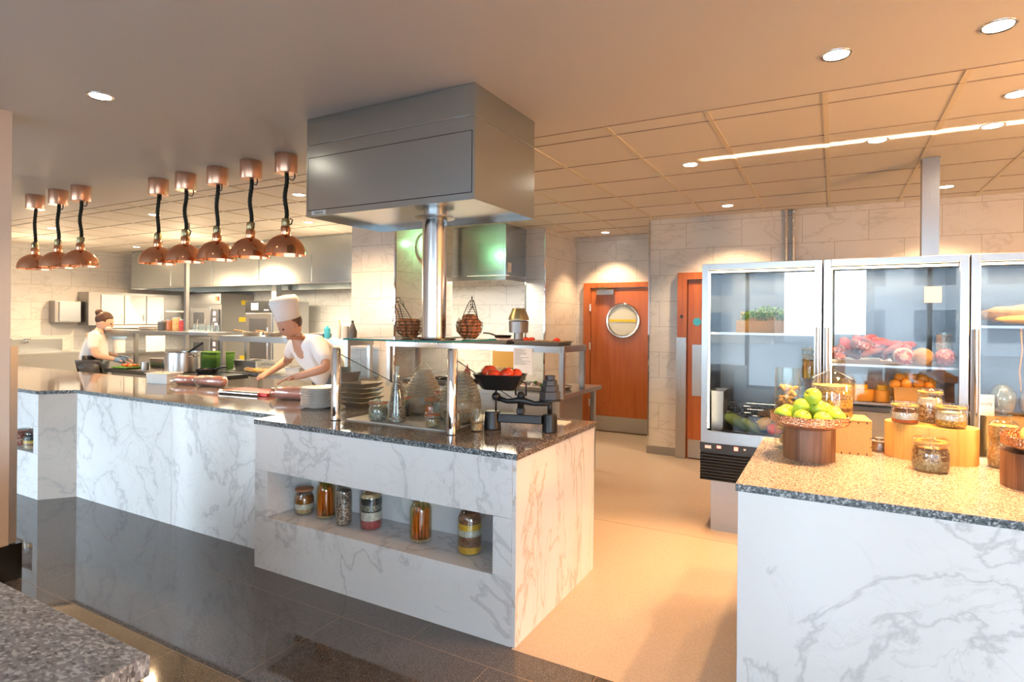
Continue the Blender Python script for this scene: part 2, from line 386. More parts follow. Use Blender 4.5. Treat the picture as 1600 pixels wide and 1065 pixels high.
M['g_lentil'] = G('gold_grains', (.45, .20, .03), (.80, .46, .06), (.85, .58, .14), scale=120)
M['g_amber'] = plain('amber_liquid', (.30, .10, .02), .2); M['pickle'] = glassy('pickling_liquid', (.90, .78, .50), .02, .1, 2)

# ------------------------------------------------------------------ the setting
def S(name, bm, mat, **k): return struct(new(name, bm, mat, **k))
bm = B(); prism(bm, [(-14, -3.6), (6.2, -3.6), (6.2, 2.44), (-1.33, 2.44), (-1.33, 2.70), (-14, 2.70)], -.06, 0); S('floor', bm, M['floor_dark'])
bm = B(); prism(bm, [(-1.33, 2.44), (6.2, 2.44), (6.2, 8.4), (-14, 8.4), (-14, 2.70), (-1.33, 2.70)], -.06, 0); S('floor', bm, M['floor_beige'])
for x0, x1, y in ((-1.65, -.36, 4.37),): S('trim_1', BX(x0, x1, y-.003, y+.003, 0, .0015), M['gap'])
bm = B(); box(bm, -14, 6.2, -3.6, 3.44, ZC, ZC+.06); S('ceiling', bm, M['plaster'])
bm = B(); box(bm, -14, 6.2, 3.44, 8.4, ZC, ZC+.06); S('ceiling', bm, M['ctile'])
bm = B()
x = -.05 - .6*20
while x < 6: box(bm, x-.014, x+.014, 3.44, 8.3, ZC-.005, ZC); x += .6
S('trim_2', bm, M['tbar'])
bm = B(); y = 3.62
box(bm, -13.9, 6.1, 3.436, 3.444, ZC-.003, ZC)
while y < 8.2:
    box(bm, -13.9, 6.1, y-.002, y+.002, ZC-.0052, ZC); y += .605
S('trim_3', bm, M['gap'])
S('wall_back', BX(-12.2, -1.92, 8.0, 8.12, 0, ZC), M['tile_white'])
S('wall_right', BX(6.0, 6.2, -3.6, 8.2, 0, ZC), M['wallpaint'])
S('wall_kitchen', BX(-12.2, -12.0, 3.5, 8.0, 0, ZC), M['tileY'])
S('wall_kitchen', BX(-12.2, -12.0, -3.6, 3.5, 0, ZC), M['wallpaint'])
S('wall_fridges', BX(-1.92, 6.0, 6.88, 8.12, 0, ZC), M['tileX'])
S('wall_pier', BX(-3.57, -3.30, 6.87, 8.0, 0, ZC), M['tileX'])
bm = B(); box(bm, -3.299, -3.297, 6.88, 8.0, 0, ZC); S('wall_pier', bm, M['tileY'])
S('wall_door', BX(-3.296, -1.93, 7.94, 7.998, 0, ZC), M['tileX'])
S('wall_column', BX(-4.95, -4.30, 5.10, 5.5, 0, ZC), M['tileX'])
bm = B(); box(bm, -4.36, -4.298, 5.102, 6.22, 0, ZC); S('wall_column', bm, M['tileY'])
for (x, y) in ((-4.297, 5.098), (-3.295, 6.868), (-3.575, 6.868), (-1.925, 6.875)):
    S('trim_4', BX(x-.008, x+.008, y-.006, y+.01, 0.0, ZC), M['chrome'])
S('baseboard_door', BX(-1.94, -1.57, 6.865, 6.88, 0, .09), M['steel_dull'])
# partition at the left edge of the frame
S('wall_left', BX(-4.55, -4.25, -3.5, 1.60, 0, ZC), M['wallpaint'])
S('trim_5', BX(-4.42, -4.246, 1.60, 1.636, .215, 1.38), M['steelZ'])
S('baseboard_left', BX(-4.57, -4.235, -3.5, 1.66, 0, .21), M['black_stone'])
# glass front behind the camera
bm = B(); box(bm, -12.2, 6.2, -3.6, -3.4, 0, .25); box(bm, -12.2, 6.2, -3.6, -3.4, 2.6, ZC)
S('wall_windows', bm, M['wallpaint'])
for i in range(12):
    x0 = -11.98 + i*1.49
    bm = B(); box(bm, x0, x0+.07, -3.56, -3.44, .25, 2.6); box(bm, x0+.07, x0+1.49, -3.56, -3.44, .25, .31); box(bm, x0+.07, x0+1.49, -3.56, -3.44, 2.54, 2.6)
    w = S('window_%d' % (i+1), bm, M['darkgrey'])
    new('pane', BX(x0+.07, x0+1.49, -3.505, -3.495, .31, 2.54), M['window_glass'], w)
# buildings across the street, mirrored in the fridge doors
def facade(col):
    t = NT('facade'); br = t.a('TexBrick'); br.offset = 0
    for q, v in (('Scale', 1), ('Mortar Size', .7), ('Brick Width', 3.2), ('Row Height', 3.1)): br.inputs[q].default_value = v
    tcn = t.a('TexCoord'); sp = t.a('SeparateXYZ'); t.l.new(tcn.outputs['Object'], sp.inputs[0]); cb = t.a('CombineXYZ')
    t.l.new(sp.outputs[0], cb.inputs[0]); t.l.new(sp.outputs[2], cb.inputs[1]); t.l.new(cb.outputs[0], br.inputs[0])
    br.inputs['Color1'].default_value = c4((.05, .07, .09)); br.inputs['Color2'].default_value = c4((.12, .15, .18)); br.inputs['Mortar'].default_value = c4(col)
    t.l.new(br.outputs['Color'], t.p.inputs['Base Color']); return t.m
S('ground', BX(-80, 80, -90, -3.7, -.3, -.1), plain('paving', (.12, .12, .12), .8))
for (x0, x1, y0, h, c, lab) in ((2, 16, -30, 16, (.30, .31, .32), 'pale concrete office block seen across the street, shortest of the row'),
                           (18, 30, -36, 46, (.20, .22, .25), 'blue grey tower with many small windows beyond the glass front'),
                           (-20, -4, -40, 34, (.30, .27, .24), 'tan stone building with square windows at the far left of the street')):
    b = T('building', lab, 'building', (0, 0, -.1)); new('facade', BX(x0, x1, y0-10, y0, 0, h), facade(c), b)
    new('roof', BX(x0-.4, x1+.4, y0-10.4, y0+.4, h, h+1), M['grey'], b)

# doors
def hinge(par, x, y, z): new('hinge', BX(x-.012, x+.012, y-.01, y, z-.05, z+.05), M['chrome'], par)
d = S('door_1', BX(-3.05, -2.03, 7.90, 7.94, .01, 2.02), M['door'])
bm = B(); box(bm, -3.16, -3.055, 7.875, 7.94, 0, 2.10); box(bm, -3.055, -1.935, 7.875, 7.94, 2.03, 2.10); box(bm, -2.02, -1.935, 7.875, 7.94, 0, 2.03)
new('door_frame', bm, M['frame_wood'], d)
new('kick_plate', BX(-3.04, -2.04, 7.892, 7.90, .015, .22), M['steelX'], d)
R90 = Matrix.Translation((-2.58, 7.90, 1.565)) @ Matrix.Rotation(PI/2, 4, 'X')
bm = B(); lathe(bm, [(.205, 0), (.245, 0), (.25, .012), (.235, .022), (.205, .02), (.2, .004)], seg=48, M=R90); new('porthole_ring', bm, M['chrome'], d, smooth=True)
bm = B(); cyl(bm, 0, 0, .001, .006, .206, 48, M=R90); g = new('porthole_glass', bm, M['porthole'], d)
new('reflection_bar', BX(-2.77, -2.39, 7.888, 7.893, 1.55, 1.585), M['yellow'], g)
new('door_closer', BX(-2.95, -2.70, 7.845, 7.90, 1.93, 2.0), M['steel_dull'], d)
bm = B(); tube(bm, [(-2.9, 7.85, 2.005), (-2.72, 7.80, 2.02), (-2.92, 7.86, 2.035)], .008, 6); new('closer_arm', bm, M['brass'], d)
for z in (1.75, 1.2, .4): hinge(d, -3.052, 7.875, z)
d = S('door_2', BX(-1.46, -.62, 6.835, 6.875, .01, 2.03), M['door'])
bm = B(); box(bm, -1.575, -1.47, 6.80, 6.88, 0, 2.12); box(bm, -1.47, -.55, 6.80, 6.88, 2.04, 2.12); new('door_frame', bm, M['frame_wood'], d)
new('jamb_guard', BX(-1.582, -1.472, 6.79, 6.80, 0, 1.38), M['steelZ'], d)
new('push_plate', BX(-1.41, -1.29, 6.827, 6.835, .72, 1.30), M['steelZ'], d)
new('kick_plate', BX(-1.45, -.63, 6.827, 6.835, .015, .22), M['steelX'], d)
bm = B(); cyl(bm, 0, 0, 0, .006, .045, 24, M=Matrix.Translation((-1.36, 6.835, 1.56)) @ Matrix.Rotation(PI/2, 4, 'X')); new('round_sign', bm, M['blue'], d, smooth='auto')
bm = B(); cyl(bm, 0, 0, 0, .012, .018, 16, M=Matrix.Translation((-1.525, 6.80, 1.62)) @ Matrix.Rotation(PI/2, 4, 'X')); new('door_button', bm, M['black'], d)

# downlights
dl = None
DLN = ['above the left end of the dark floor', 'above the left corner of the fruit counter', 'largest one, above the fruit counter',
       'above the back of the fruit counter at the right edge', 'above the gap left of the glass fridges', 'above the middle glass fridge door',
       'above the right end of the glass fridges', 'by the tiled wall over the second wooden door', 'behind the steel duct on the fridges',
       'close to the door with the round window', 'between the steel hood and the nearest copper lamp', 'behind the row of five copper lamps',
       'behind the group of three copper lamps', 'in the kitchen beside the tiled column', 'deepest in the kitchen near the tiled side wall']
for (x, y, *_), s in zip(SPOTS, DLN):
    if dl is None:
        dl = T('recessed_light', 'x', 'ceiling light', (x, y, ZC), group='recessed ceiling spotlights')
        bm = B(); lathe(bm, [(.05, -.001), (.062, -.006), (.066, -.001), (.066, .004)], seg=28); new('trim_ring', bm, M['chrome'], dl, smooth=True)
        bm = B(); cyl(bm, 0, 0, -.004, .004, .05, 28); new('lens', bm, M['spot'], dl)
        r = dl
    else: r = dup(dl, (x, y, ZC))
    r['label'] = 'round recessed ceiling spotlight, lit, ' + s

# ------------------------------------------------------------------ main marble counter
c = T('marble_counter', 'long white veined marble kitchen counter with lit display niches and a step in its front', 'counter', (-1.318, 2.451, 0))
ox, oy = 1.318, -2.451
def L(bm):  # shift world coordinates into the counter's own
    for v in bm.verts: v.co += Vector((ox, oy, 0))
    return bm
bm = B(); prism(bm, [(-1.33, 2.80), (-1.33, 3.48), (-9, 3.48), (-9, 2.80)], 0, .893)
prism(bm, [(-3.07, 2.80), (-3.17, 2.80), (-3.17, 2.652), (-5.95, 2.652), (-5.95, 2.80)], 0, .893); new('carcass', L(bm), M['marble'], c)
def panel(x0, x1, y0, y1, z0, z1, mat='marble', name='marble_panel'): return new(name, L(BX(x0, x1, y0, y1, z0, z1)), M[mat], c, bevel=.0012)
panel(-3.18, -1.34, 2.451, 2.80, .0, .3255)
panel(-3.18, -1.34, 2.451, 2.80, .612, .895)
panel(-3.18, -3.064, 2.451, 2.80, .327, .610)
panel(-1.444, -1.34, 2.451, 2.80, .327, .610)
panel(-1.339, -1.318, 2.455, 3.49, 0, .895, 'marble_end')
panel(-4.36, -3.182, 2.632, 2.652, 0, .895); panel(-5.735, -4.363, 2.632, 2.652, 0, .895)
bm = B(); prism(bm, [(-5.735, 2.632), (-5.95, 2.652), (-5.905, 2.42)], 0, .895); new('marble_panel', L(bm), marble('warm_marble', rot=(.3, .6, 1), base=(.72, .67, .62)), c)
panel(-9, -5.907, 2.42, 2.80, 0, .386); panel(-9, -5.907, 2.42, 2.80, .622, .895); panel(-5.99, -5.907, 2.42, 2.80, .388, .620)
bm = B(); prism(bm, [(-5.95, 2.66), (-5.95, 2.80), (-5.907, 2.80), (-5.907, 2.42)], 0, .895); new('corner_post', L(bm), M['marble'], c)
w = T('granite_worktop', 'polished brown speckled granite worktop running along the whole marble kitchen counter', 'worktop', (-1.31, 2.445, .895))
bm = B(); prism(bm, [(0, 0), (0, 1.06), (-7.69, 1.06), (-7.69, -.035), (-4.60, -.035), (-4.422, .175), (-1.878, .175), (-1.878, 0)], 0, .030)
o = new('slab', bm, [M['granite'], M['granite_edge']], w, bevel=.0015)
for p in o.data.polygons:
    if abs(p.normal.z) < .5 and p.normal.y < -.3: p.material_index = 1
TOP = .925

# right counter
c = T('marble_counter', 'white veined marble counter on the right carrying fruit and jars in front of the fridges', 'counter', (-.332, 2.477, 0))
new('front_panel', BX(.004, 3.4, 0, .02, 0, .89), marble('white_marble_b', rot=(.2, -.65, .4), scale=.95), c, bevel=.001)
new('side_panel', BX(0, .02, .021, 1.08, 0, .89), M['marble_end'], c)
new('back_panel', BX(.021, 3.4, 1.06, 1.08, 0, .89), M['marble'], c)
w = T('granite_worktop', 'pale speckled granite worktop of the right counter under the fruit and jars', 'worktop', (-.338, 2.471, .89))
o = new('slab', BX(0, 3.5, 0, 1.085, 0, .03), [M['granite_pale'], M['granite_edge']], w, bevel=.0015)
for p in o.data.polygons:
    if abs(p.normal.z) < .5: p.material_index = 1
RT = .92
# foreground slab
w = T('stone_counter', 'rough grey granite counter corner at the bottom left of the picture', 'counter', (-1.165, .665, 0))
bm = B(); box(bm, -2.9, 0, -1.3, 0, .86, .90); new('slab', bm, M['granite_rough'], w, bevel=.002)
new('base', BX(-2.88, -.012, -1.29, -.012, 0, .855), granite('dark_granite_base', (.012, .010, .008), (.05, .045, .04), (.3, .28, .26), 130, .3).m, w)

# ------------------------------------------------------------------ hood, pole, glass shelf
h = T('extractor_hood', 'large box-shaped brushed steel hood hanging from the ceiling over the marble counter', 'extractor hood', (-2.195, 2.83, 2.17))
x0, x1, y0, y1, z1 = -.60, .60, -.335, .335, ZC - 2.17
bm = B(); box(bm, x0, x1, y0, y1, .427, z1); new('upper_casing', bm, [M['hood']], h, bevel=.002)
bm = B(); box(bm, x0, x1, y0+.006, y1, .0, .4245)
bmesh.ops.delete(bm, geom=[f for f in bm.faces if f.normal.z < -.9 or abs(f.calc_center_median().z) < .001], context='FACES')
box(bm, x0+.001, x1-.001, y0+.007, y1-.001, .03, .035)
new('lower_casing', bm, M['hood'], h)
new('front_frame', BX(x0, x1, y0, y0+.006, .0, .4245), M['hood'], h)
bm = B()
for a in ((x0+.014, x0+.018, .034, .352), (x1-.018, x1-.014, .034, .352), (x0+.014, x1-.014, .034, .038), (x0+.014, x1-.014, .348, .352)): box(bm, a[0], a[1], y0-.0008, y0, a[2], a[3])
new('panel_gap', bm, M['black'], h)
new('access_panel', BX(x0+.018, x1-.018, y0-.0016, y0-.0002, .038, .348), M['hood'], h)
n = new('nameplate', BX(x0+.048, x0+.165, y0-.003, y0-.0008, .006, .032), M['paper'], h, bevel=.0005)
n['label'] = 'white nameplate with dark lettering'
text('Halton', .026, M['black'], n, (x0+.1065, y0-.0034, .019), (PI/2, 0, 0))
g = T('hanging_glass_shelf', 'glass shelf hung on a thick polished steel pole below the hood', 'shelf', (-2.1, 2.85, 1.435))
bm = B(); box(bm, -.46, .27, -.27, .27, 0, .008)
new('glass_top', bm, M['shelf_glass'], g)
bm = B(); box(bm, -.464, .274, -.274, -.2701, -.001, .009); box(bm, .2701, .274, -.27, .274, -.001, .009); box(bm, -.464, -.4601, -.27, .274, -.001, .009); box(bm, -.46, .27, .2701, .274, -.001, .009); new('glass_edge', bm, M['edge_glass'], g)
bm = B(); cyl(bm, 0, 0, .012, ZC-1.435-.56, .0725, 48); new('pole', bm, steel('pole_steel', (.66, .66, .66), .16, 2, .05), g, smooth='auto')
bm = B(); lathe(bm, [(0, .0081), (.135, .0081), (.13, .014), (.08, .022), (.0726, .022)], seg=48); new('base_flange', bm, M['chrome'], g, smooth='auto')
bm = B(); lathe(bm, [(.073, .735), (.12, .735), (.12, .729), (.073, .722)], seg=48); new('top_flange', bm, M['steelX'], g, smooth='auto')
bm = B()
for i in range(4): cyl(bm, .10*math.cos(i*PI/2+.8), .10*math.sin(i*PI/2+.8), -.02, .014, .008, 10)
new('fixing_bolts', bm, M['chrome'], g)

# copper heat lamps
def heat_lamp(loc):
    t = T('heat_lamp', 'x', 'heat lamp', loc, group='copper heat lamps over the counter')
    bm = B(); lathe(bm, [(0, 0), (.077, 0), (.079, -.004), (.079, -.132), (.076, -.138), (.02, -.138), (0, -.138)], seg=36); new('ceiling_canopy', bm, M['copper_satin'], t, smooth='auto')
    pts = [(.006*math.sin(i*.8), .005*math.cos(i*.6), -.138 - i*.03) for i in range(12)]
    bm = B(); tube(bm, [Vector(p) for p in pts], [.0145]*12, 10)
    o = new('cord', bm, M['fabric_black'], t, smooth=True)
    coil = [(pts[0][0]*0 + .0145*math.cos(a*.9) + .006*math.sin((a/7)*.8), .0145*math.sin(a*.9) + .005*math.cos((a/7)*.6), -.14 - a*.0043) for a in range(0, 78)]
    bm = B(); tube(bm, coil, .0032, 5); new('spiral_wrap', bm, M['fabric_black'], o, smooth=True)
    bm = B(); tube(bm, [(.06, .02, -.138), (.062, .02, -.165), (.045, .02, -.185), (.02, .01, -.175), (.01, 0, -.16)], .0045, 6); new('supply_cable', bm, M['black'], t, smooth=True)
    bm = B(); lathe(bm, [(0, -.468), (.024, -.468), (.029, -.48), (.029, -.515), (.024, -.525), (0, -.525)], seg=20); k = new('cable_grip', bm, M['brass'], t, smooth='auto')
    bm = B(); tube(bm, [(.038, 0, -.47), (.06, 0, -.48), (.05, 0, -.51), (.036, 0, -.515)], .005, 6); new('locking_screw', bm, M['black'], k)
    bm = B(); lathe(bm, [(0, -.525), (.031, -.525), (.034, -.53), (.034, -.585), (.030, -.595), (0, -.588)], seg=24); new('socket_collar', bm, M['copper'], t, smooth='auto')
    pr = [(.02, -.582)]
    for i in range(1, 13):
        a = i/12*PI/2; pr.append((.146*math.sin(a), -.728 + .145*math.cos(a)))
    pr += [(.147, -.735), (.143, -.735)]
    for i in range(12, 0, -1):
        a = i/12*PI/2; pr.append((.142*math.sin(a), -.728 + .141*math.cos(a)))
    bm = B(); lathe(bm, pr, seg=48); new('dome_shade', bm, M['copper'], t, smooth='auto')
    bm = B(); lathe(bm, [(0, -.60), (.02, -.61), (.035, -.655), (.04, -.68), (.025, -.705), (0, -.712)], seg=20); new('bulb', bm, M['bulb'], t, smooth=True)
    return t
hl = heat_lamp((-3.54, 2.97, ZC)); hl['label'] = 'copper dome heat lamp on black cord, the one nearest the steel hood'
for x, y, s in ((-3.93, 2.97, 'second from the steel hood'), (-4.35, 2.98, 'middle one of the row of five'), (-4.77, 2.98, 'fourth from the steel hood'),
                (-5.18, 2.99, 'leftmost of the row of five'), (-6.11, 2.82, 'right one of the group of three'), (-6.50, 2.81, 'middle one of the group of three'), (-6.98, 2.82, 'leftmost of all, next to the cream wall')):
    dup(hl, (x, y, ZC), random.uniform(-.6, .6), 'copper dome heat lamp on black cord, ' + s)
    hl.rotation_euler[2] = .2

# ------------------------------------------------------------------ jars
def arc(r0, z0, r1, z1, n=6, conv=1):
    return [(r0 + (r1-r0)*math.sin(i/n*PI/2), z0 + (z1-z0)*(1-math.cos(i/n*PI/2))) if conv else (r0 + (r1-r0)*(1-math.cos(i/n*PI/2)), z0+(z1-z0)*math.sin(i/n*PI/2)) for i in range(n+1)]
def jar(name, label, cat, loc, prof, layers, lid='clip', group=None, lidr=None, rz=0, tint='jar'):
    """prof: outer (r,z) profile from the foot to the mouth"""
    t = T(name, label, cat, loc, rz, group)
    R = prof[-1][0]; H = prof[-1][1]
    bm = B(); lathe(bm, [(0, 0)] + prof + [(max(.004, R-.003), H), ] + [(max(.004, r-.003), max(z, .004)) for r, z in prof[::-1]] + [(0, .004)], seg=36)
    new('glass_body', bm, M[tint], t, smooth='auto')
    def rad(z):
        for (r0, a), (r1, b) in zip(prof, prof[1:]):
            if a <= z <= b and b > a: return r0 + (r1-r0)*(z-a)/(b-a)
        return prof[-1][0]
    z = .006
    for frac, mat in layers:
        z2 = z + frac*H
        n = 7; pr = [(0, z)] + [(max(.004, rad(z+(z2-z)*i/n) - .0045), z+(z2-z)*i/n) for i in range(n+1)] + [(0, z2)]
        bm = B(); lathe(bm, pr, seg=28)
        for v in bm.verts:
            if abs(v.co.z - z2) < 1e-6: v.co.z += random.uniform(-1, 1)*.0015
        new('filling', bm, M[mat], t, smooth='auto'); z = z2 + .0003
    lr = lidr or R + .004
    if lid == 'clip':
        bm = B(); lathe(bm, [(R*.6, H), (lr, H), (lr, H+.004), (R*.6, H+.004)], seg=32); new('rubber_seal', bm, M['melon' if loc[0] > -.5 else 'seal'], t, smooth='auto')
        bm = B(); lathe(bm, [(0, H+.004), (lr, H+.004), (lr+.001, H+.012), (lr-.006, H+.018), (0, H+.016)], seg=32); new('glass_lid', bm, M['jar'], t, smooth='auto')
        bm = B(); tube(bm, [((lr+.002)*math.cos(a*PI/12), (lr+.002)*math.sin(a*PI/12), H-.006) for a in range(24)], .0014, 5, True)
        tube(bm, [(0, -(lr+.001), H-.006), (.004, -(lr+.010), H-.02), (0, -(lr+.012), H-.035)], .0016, 5)
        tube(bm, [(-.01, -(lr+.002), H-.006), (-.01, -(lr+.005), H+.014), (0, -lr*.6, H+.020), (.01, -(lr+.005), H+.014), (.01, -(lr+.002), H-.006)], .0014, 5)
        new('wire_clasp', bm, M['chrome'], t, smooth=True)
    elif lid == 'cork':
        bm = B(); cyl(bm, 0, 0, H-.01, H+.02, R-.001, 24, R+.001); new('stopper', bm, M['cork'], t, smooth='auto')
    elif lid == 'terracotta':
        bm = B(); lathe(bm, [(0, H), (lr, H), (lr+.003, H+.006), (lr, H+.012), (lr*.7, H+.016), (0, H+.013)], seg=32); new('lid', bm, M['terracotta'], t, smooth='auto')
    elif lid == 'knob':
        bm = B(); lathe(bm, [(lr-.003, H-.004), (lr, H+.002), (lr*.98, H+.008), (lr*.5, H+.03), (.018, H+.042), (.012, H+.048), (.020, H+.060), (.022, H+.068), (.014, H+.078), (0, H+.08)], seg=36); new('glass_lid', bm, M['jar'], t, smooth='auto')
    elif lid == 'glasscap':
        bm = B(); lathe(bm, [(0, H), (R+.003, H), (R+.004, H+.02), (R-.002, H+.026), (0, H+.026)], seg=28); new('glass_lid', bm, M['jar'], t, smooth='auto')
    return t
def P_round(r, h, neck=.78):  # squat preserving jar
    return [(r*.80, 0), (r*.9, .004), (r*.98, h*.12), (r, h*.3), (r, h*.62), (r*.95, h*.74), (r*neck, h*.86), (r*neck, h*.9), (r*(neck+.04), h*.93), (r*(neck+.04), h)]
def P_tall(r, h): return [(r*.85, 0), (r*.95, .004), (r, .02), (r, h*.72), (r*.93, h*.80), (r*.74, h*.88), (r*.76, h*.92), (r*.76, h)]
N = 'jars in the lit marble niche'
jar('glass_jar', 'squat glass jar with red-brown lid, brown and white layers, leftmost in the long niche', 'jar', (-2.945, 2.635, .327), P_round(.062, .142), [(.18, 'g_oat'), (.22, 'g_white'), (.38, 'g_amber')], 'terracotta', N)
cj = jar('glass_jar', 'tall glass jar of carrots, second from the left in the long niche', 'jar', (-2.765, 2.645, .327), P_tall(.062, .235), [(.05, 'g_oat'), (.82, 'pickle')], 'clip', N)
cj2 = jar('glass_jar', 'tall glass jar of carrots standing alone right of the middle of the niche', 'jar', (-2.02, 2.635, .327), P_tall(.064, .235), [(.05, 'g_oat'), (.82, 'pickle')], 'clip', N)
for (jx, jy, w_) in ((-2.765, 2.645, 'second niche jar'), (-2.02, 2.635, 'niche jar right of the middle')):
    for i in range(13):
        a = i*2.4; rr = .044 if i < 9 else .02; bx, by = rr*math.cos(a), rr*math.sin(a)
        ln = random.uniform(.13, .17); tx, ty = bx*.85 + random.uniform(-.004, .004), by*.85
        bm = B(); up = random.random() < .5
        pts = [(bx, by, 0), (bx+(tx-bx)*.33, by+(ty-by)*.33, ln*.33), (bx+(tx-bx)*.7, by+(ty-by)*.7, ln*.7), (tx, ty, ln)]
        tube(bm, pts, [.0035, .007, .009, .0095] if up else [.0095, .0095, .007, .003], 8)
        k = tag(new('carrot', bm, M['carrot'], smooth=True, loc=(jx, jy, .346)), 'slim orange carrot standing among others inside the ' + w_, 'carrot', 'carrots in the ' + w_)
        if up:
            bm = B(); tube(bm, [(tx, ty, ln), (tx*.95, ty*.95, ln+.02), (tx*.9, ty*.9, ln+.036)], .0028, 5); new('stem', bm, plain('carrot_top', (.45, .40, .06), .6) if i == 0 else M['leaf'], k)
jar('glass_bottle', 'tall straight glass bottle of black and pink seeds, third in the long niche', 'bottle', (-2.575, 2.605, .327), [(.044, 0), (.049, .005), (.05, .02), (.05, .19), (.044, .212), (.034, .226), (.036, .243)], [(.80, 'g_pepper')], 'glasscap', N)
jar('glass_jar', 'tall glass jar with red, white, grey and black bean layers in the niche', 'jar', (-2.395, 2.645, .327), P_tall(.066, .245), [(.19, 'g_red'), (.20, 'g_white'), (.03, 'g_black'), (.14, 'g_grey'), (.15, 'g_black'), (.10, 'g_oat')], 'clip', N)
jar('glass_jar', 'tall glass jar with yellow, brown and white layers, rightmost in the long niche', 'jar', (-1.69, 2.63, .327), P_tall(.066, .245), [(.14, 'g_yellow'), (.22, 'g_brown'), (.13, 'g_white'), (.13, 'g_yellow'), (.22, 'g_brown')], 'clip', N)
jar('glass_jar', 'wide glass jar with dark, orange and tan layers in the small far left niche', 'jar', (-6.22, 2.53, .388), [(.08, 0), (.088, .006), (.09, .02), (.09, .11), (.07, .125), (.072, .13)], [(.2, 'g_oat'), (.15, 'g_brown'), (.2, 'g_yellow'), (.25, 'g_black')], 'knob', 'jars in the far left niche')
jar('glass_jar', 'glass jar of red and brown dried fruit at the very left of the small niche', 'jar', (-6.46, 2.53, .388), [(.08, 0), (.088, .006), (.09, .02), (.09, .11), (.07, .125), (.072, .13)], [(.85, 'ham')], 'clip', 'jars in the far left niche')

# ------------------------------------------------------------------ sneeze guard and what it shields
sg = T('sneeze_guard', 'glass screen on two chrome posts standing on the granite worktop', 'sneeze guard', (-2.29, 2.685, TOP))
for px, hh in ((-.44, .455), (.44, .475)):
    bm = B(); lathe(bm, [(0, .004), (.029, .004), (.029, hh-.012), (.022, hh), (0, hh)], px, 0, 28); p = new('post', bm, M['chrome'], sg, smooth='auto')
    bm = B(); cyl(bm, px, 0, 0, .004, .032, 28); new('foot_ring', bm, M['black'], p)
new('front_glass', BX(-.40, .41, -.004, .004, .006, .40), M['glass'], sg)
for px in (-.44, .44):
    bm = B(); a = [(px-.004, .03), (px-.004, .72)]
    v = [bm.verts.new(q) for q in ((px-.004, .034, .006), (px-.004, .74, .006), (px-.004, .74, .10), (px-.004, .034, .41), (px+.004, .034, .006), (px+.004, .74, .006), (px+.004, .74, .10), (px+.004, .034, .41))]
    for f in ((0, 1, 2, 3), (7, 6, 5, 4), (0, 4, 5, 1), (1, 5, 6, 2), (2, 6, 7, 3), (3, 7, 4, 0)): bm.faces.new([v[i] for i in f])
    gp = new('side_glass', bm, M['glass'], sg)
    bm = B(); tube(bm, [(px, .034, .411), (px, .74, .101)], .0028, 6); new('edge_trim', bm, M['black'], gp)
bm = B(); box(bm, -.39, .37, .02, .62, 0, .008); tag(new('white_mat', bm, M['white'], loc=(-2.29, 2.70, TOP), bevel=.002), 'thin white board under the jars behind the glass screen', 'mat')
Z2 = TOP + .008; GJ = 'jars and bottles behind the glass screen'
jar('glass_jar', 'narrow-waisted glass jar of grey seeds, leftmost behind the glass screen', 'jar', (-2.61, 2.93, Z2), [(.030, 0), (.034, .005), (.036, .05), (.034, .08), (.02, .11), (.022, .125), (.034, .15)], [(.62, 'g_grey')], 'glasscap', GJ)
jar('glass_jar', 'round glass jar with seeds over a blue band behind the glass screen', 'jar', (-2.475, 2.79, Z2), P_round(.062, .105, .84), [(.7, 'g_grey')], 'clip', GJ)
jar('glass_jar', 'round lidded glass jar half full of yellow lentils behind the seed jars', 'jar', (-2.53, 3.12, Z2), [(.06, 0), (.09, .02), (.105, .07), (.10, .12), (.075, .155), (.06, .165)], [(.62, 'g_yellow')], 'knob', GJ)
jar('glass_bottle', 'tall conical glass bottle of black and white seeds in front of the beehive jar', 'bottle', (-2.335, 2.80, Z2), [(.050, 0), (.055, .006), (.053, .05), (.040, .165), (.027, .25), (.020, .285), (.020, .315), (.025, .32), (.025, .34)], [(.80, 'g_pepper')], None, GJ)
jar('glass_jar', 'small dark glass jar squeezed between the conical bottle and the round seed jar', 'jar', (-2.42, 2.97, Z2), P_round(.045, .12), [(.6, 'g_black')], 'clip', GJ)
jar('glass_jar', 'glass jar of orange lentils behind the conical bottle', 'jar', (-2.235, 3.02, Z2), P_round(.05, .11, .85), [(.7, 'seal')], 'terracotta', GJ)
jar('glass_jar', 'small low glass jar with rubber seal, mostly empty, at the front of the mat', 'jar', (-2.06, 2.79, Z2), P_round(.045, .068, .88), [(.42, 'g_oat')], 'clip', GJ)
jar('glass_jar', 'round glass jar of dark green seeds with a crooked lid near the right chrome post', 'jar', (-2.15, 3.03, Z2), P_round(.072, .17, .7), [(.6, 'g_grey')], 'clip', GJ)
jar('glass_jar', 'straight glass tumbler full of green seeds left of the right chrome post', 'jar', (-1.97, 2.87, Z2), [(.055, 0), (.058, .005), (.058, .095)], [(.88, 'g_grey')], None, GJ)
jar('glass_bottle', 'slim glass bottle with mixed beans right behind the chrome post', 'bottle', (-1.90, 2.765, Z2), [(.038, 0), (.042, .005), (.044, .06), (.040, .10), (.022, .14), (.02, .18)], [(.3, 'g_muesli'), (.2, 'g_white'), (.1, 'g_brown')], 'cork', GJ)
jar('glass_tumbler', 'glass tumbler with brown spice between the chrome post and the large round jar', 'glass', (-1.79, 2.85, TOP), [(.034, 0), (.036, .005), (.038, .13)], [(.3, 'g_oat')], None)
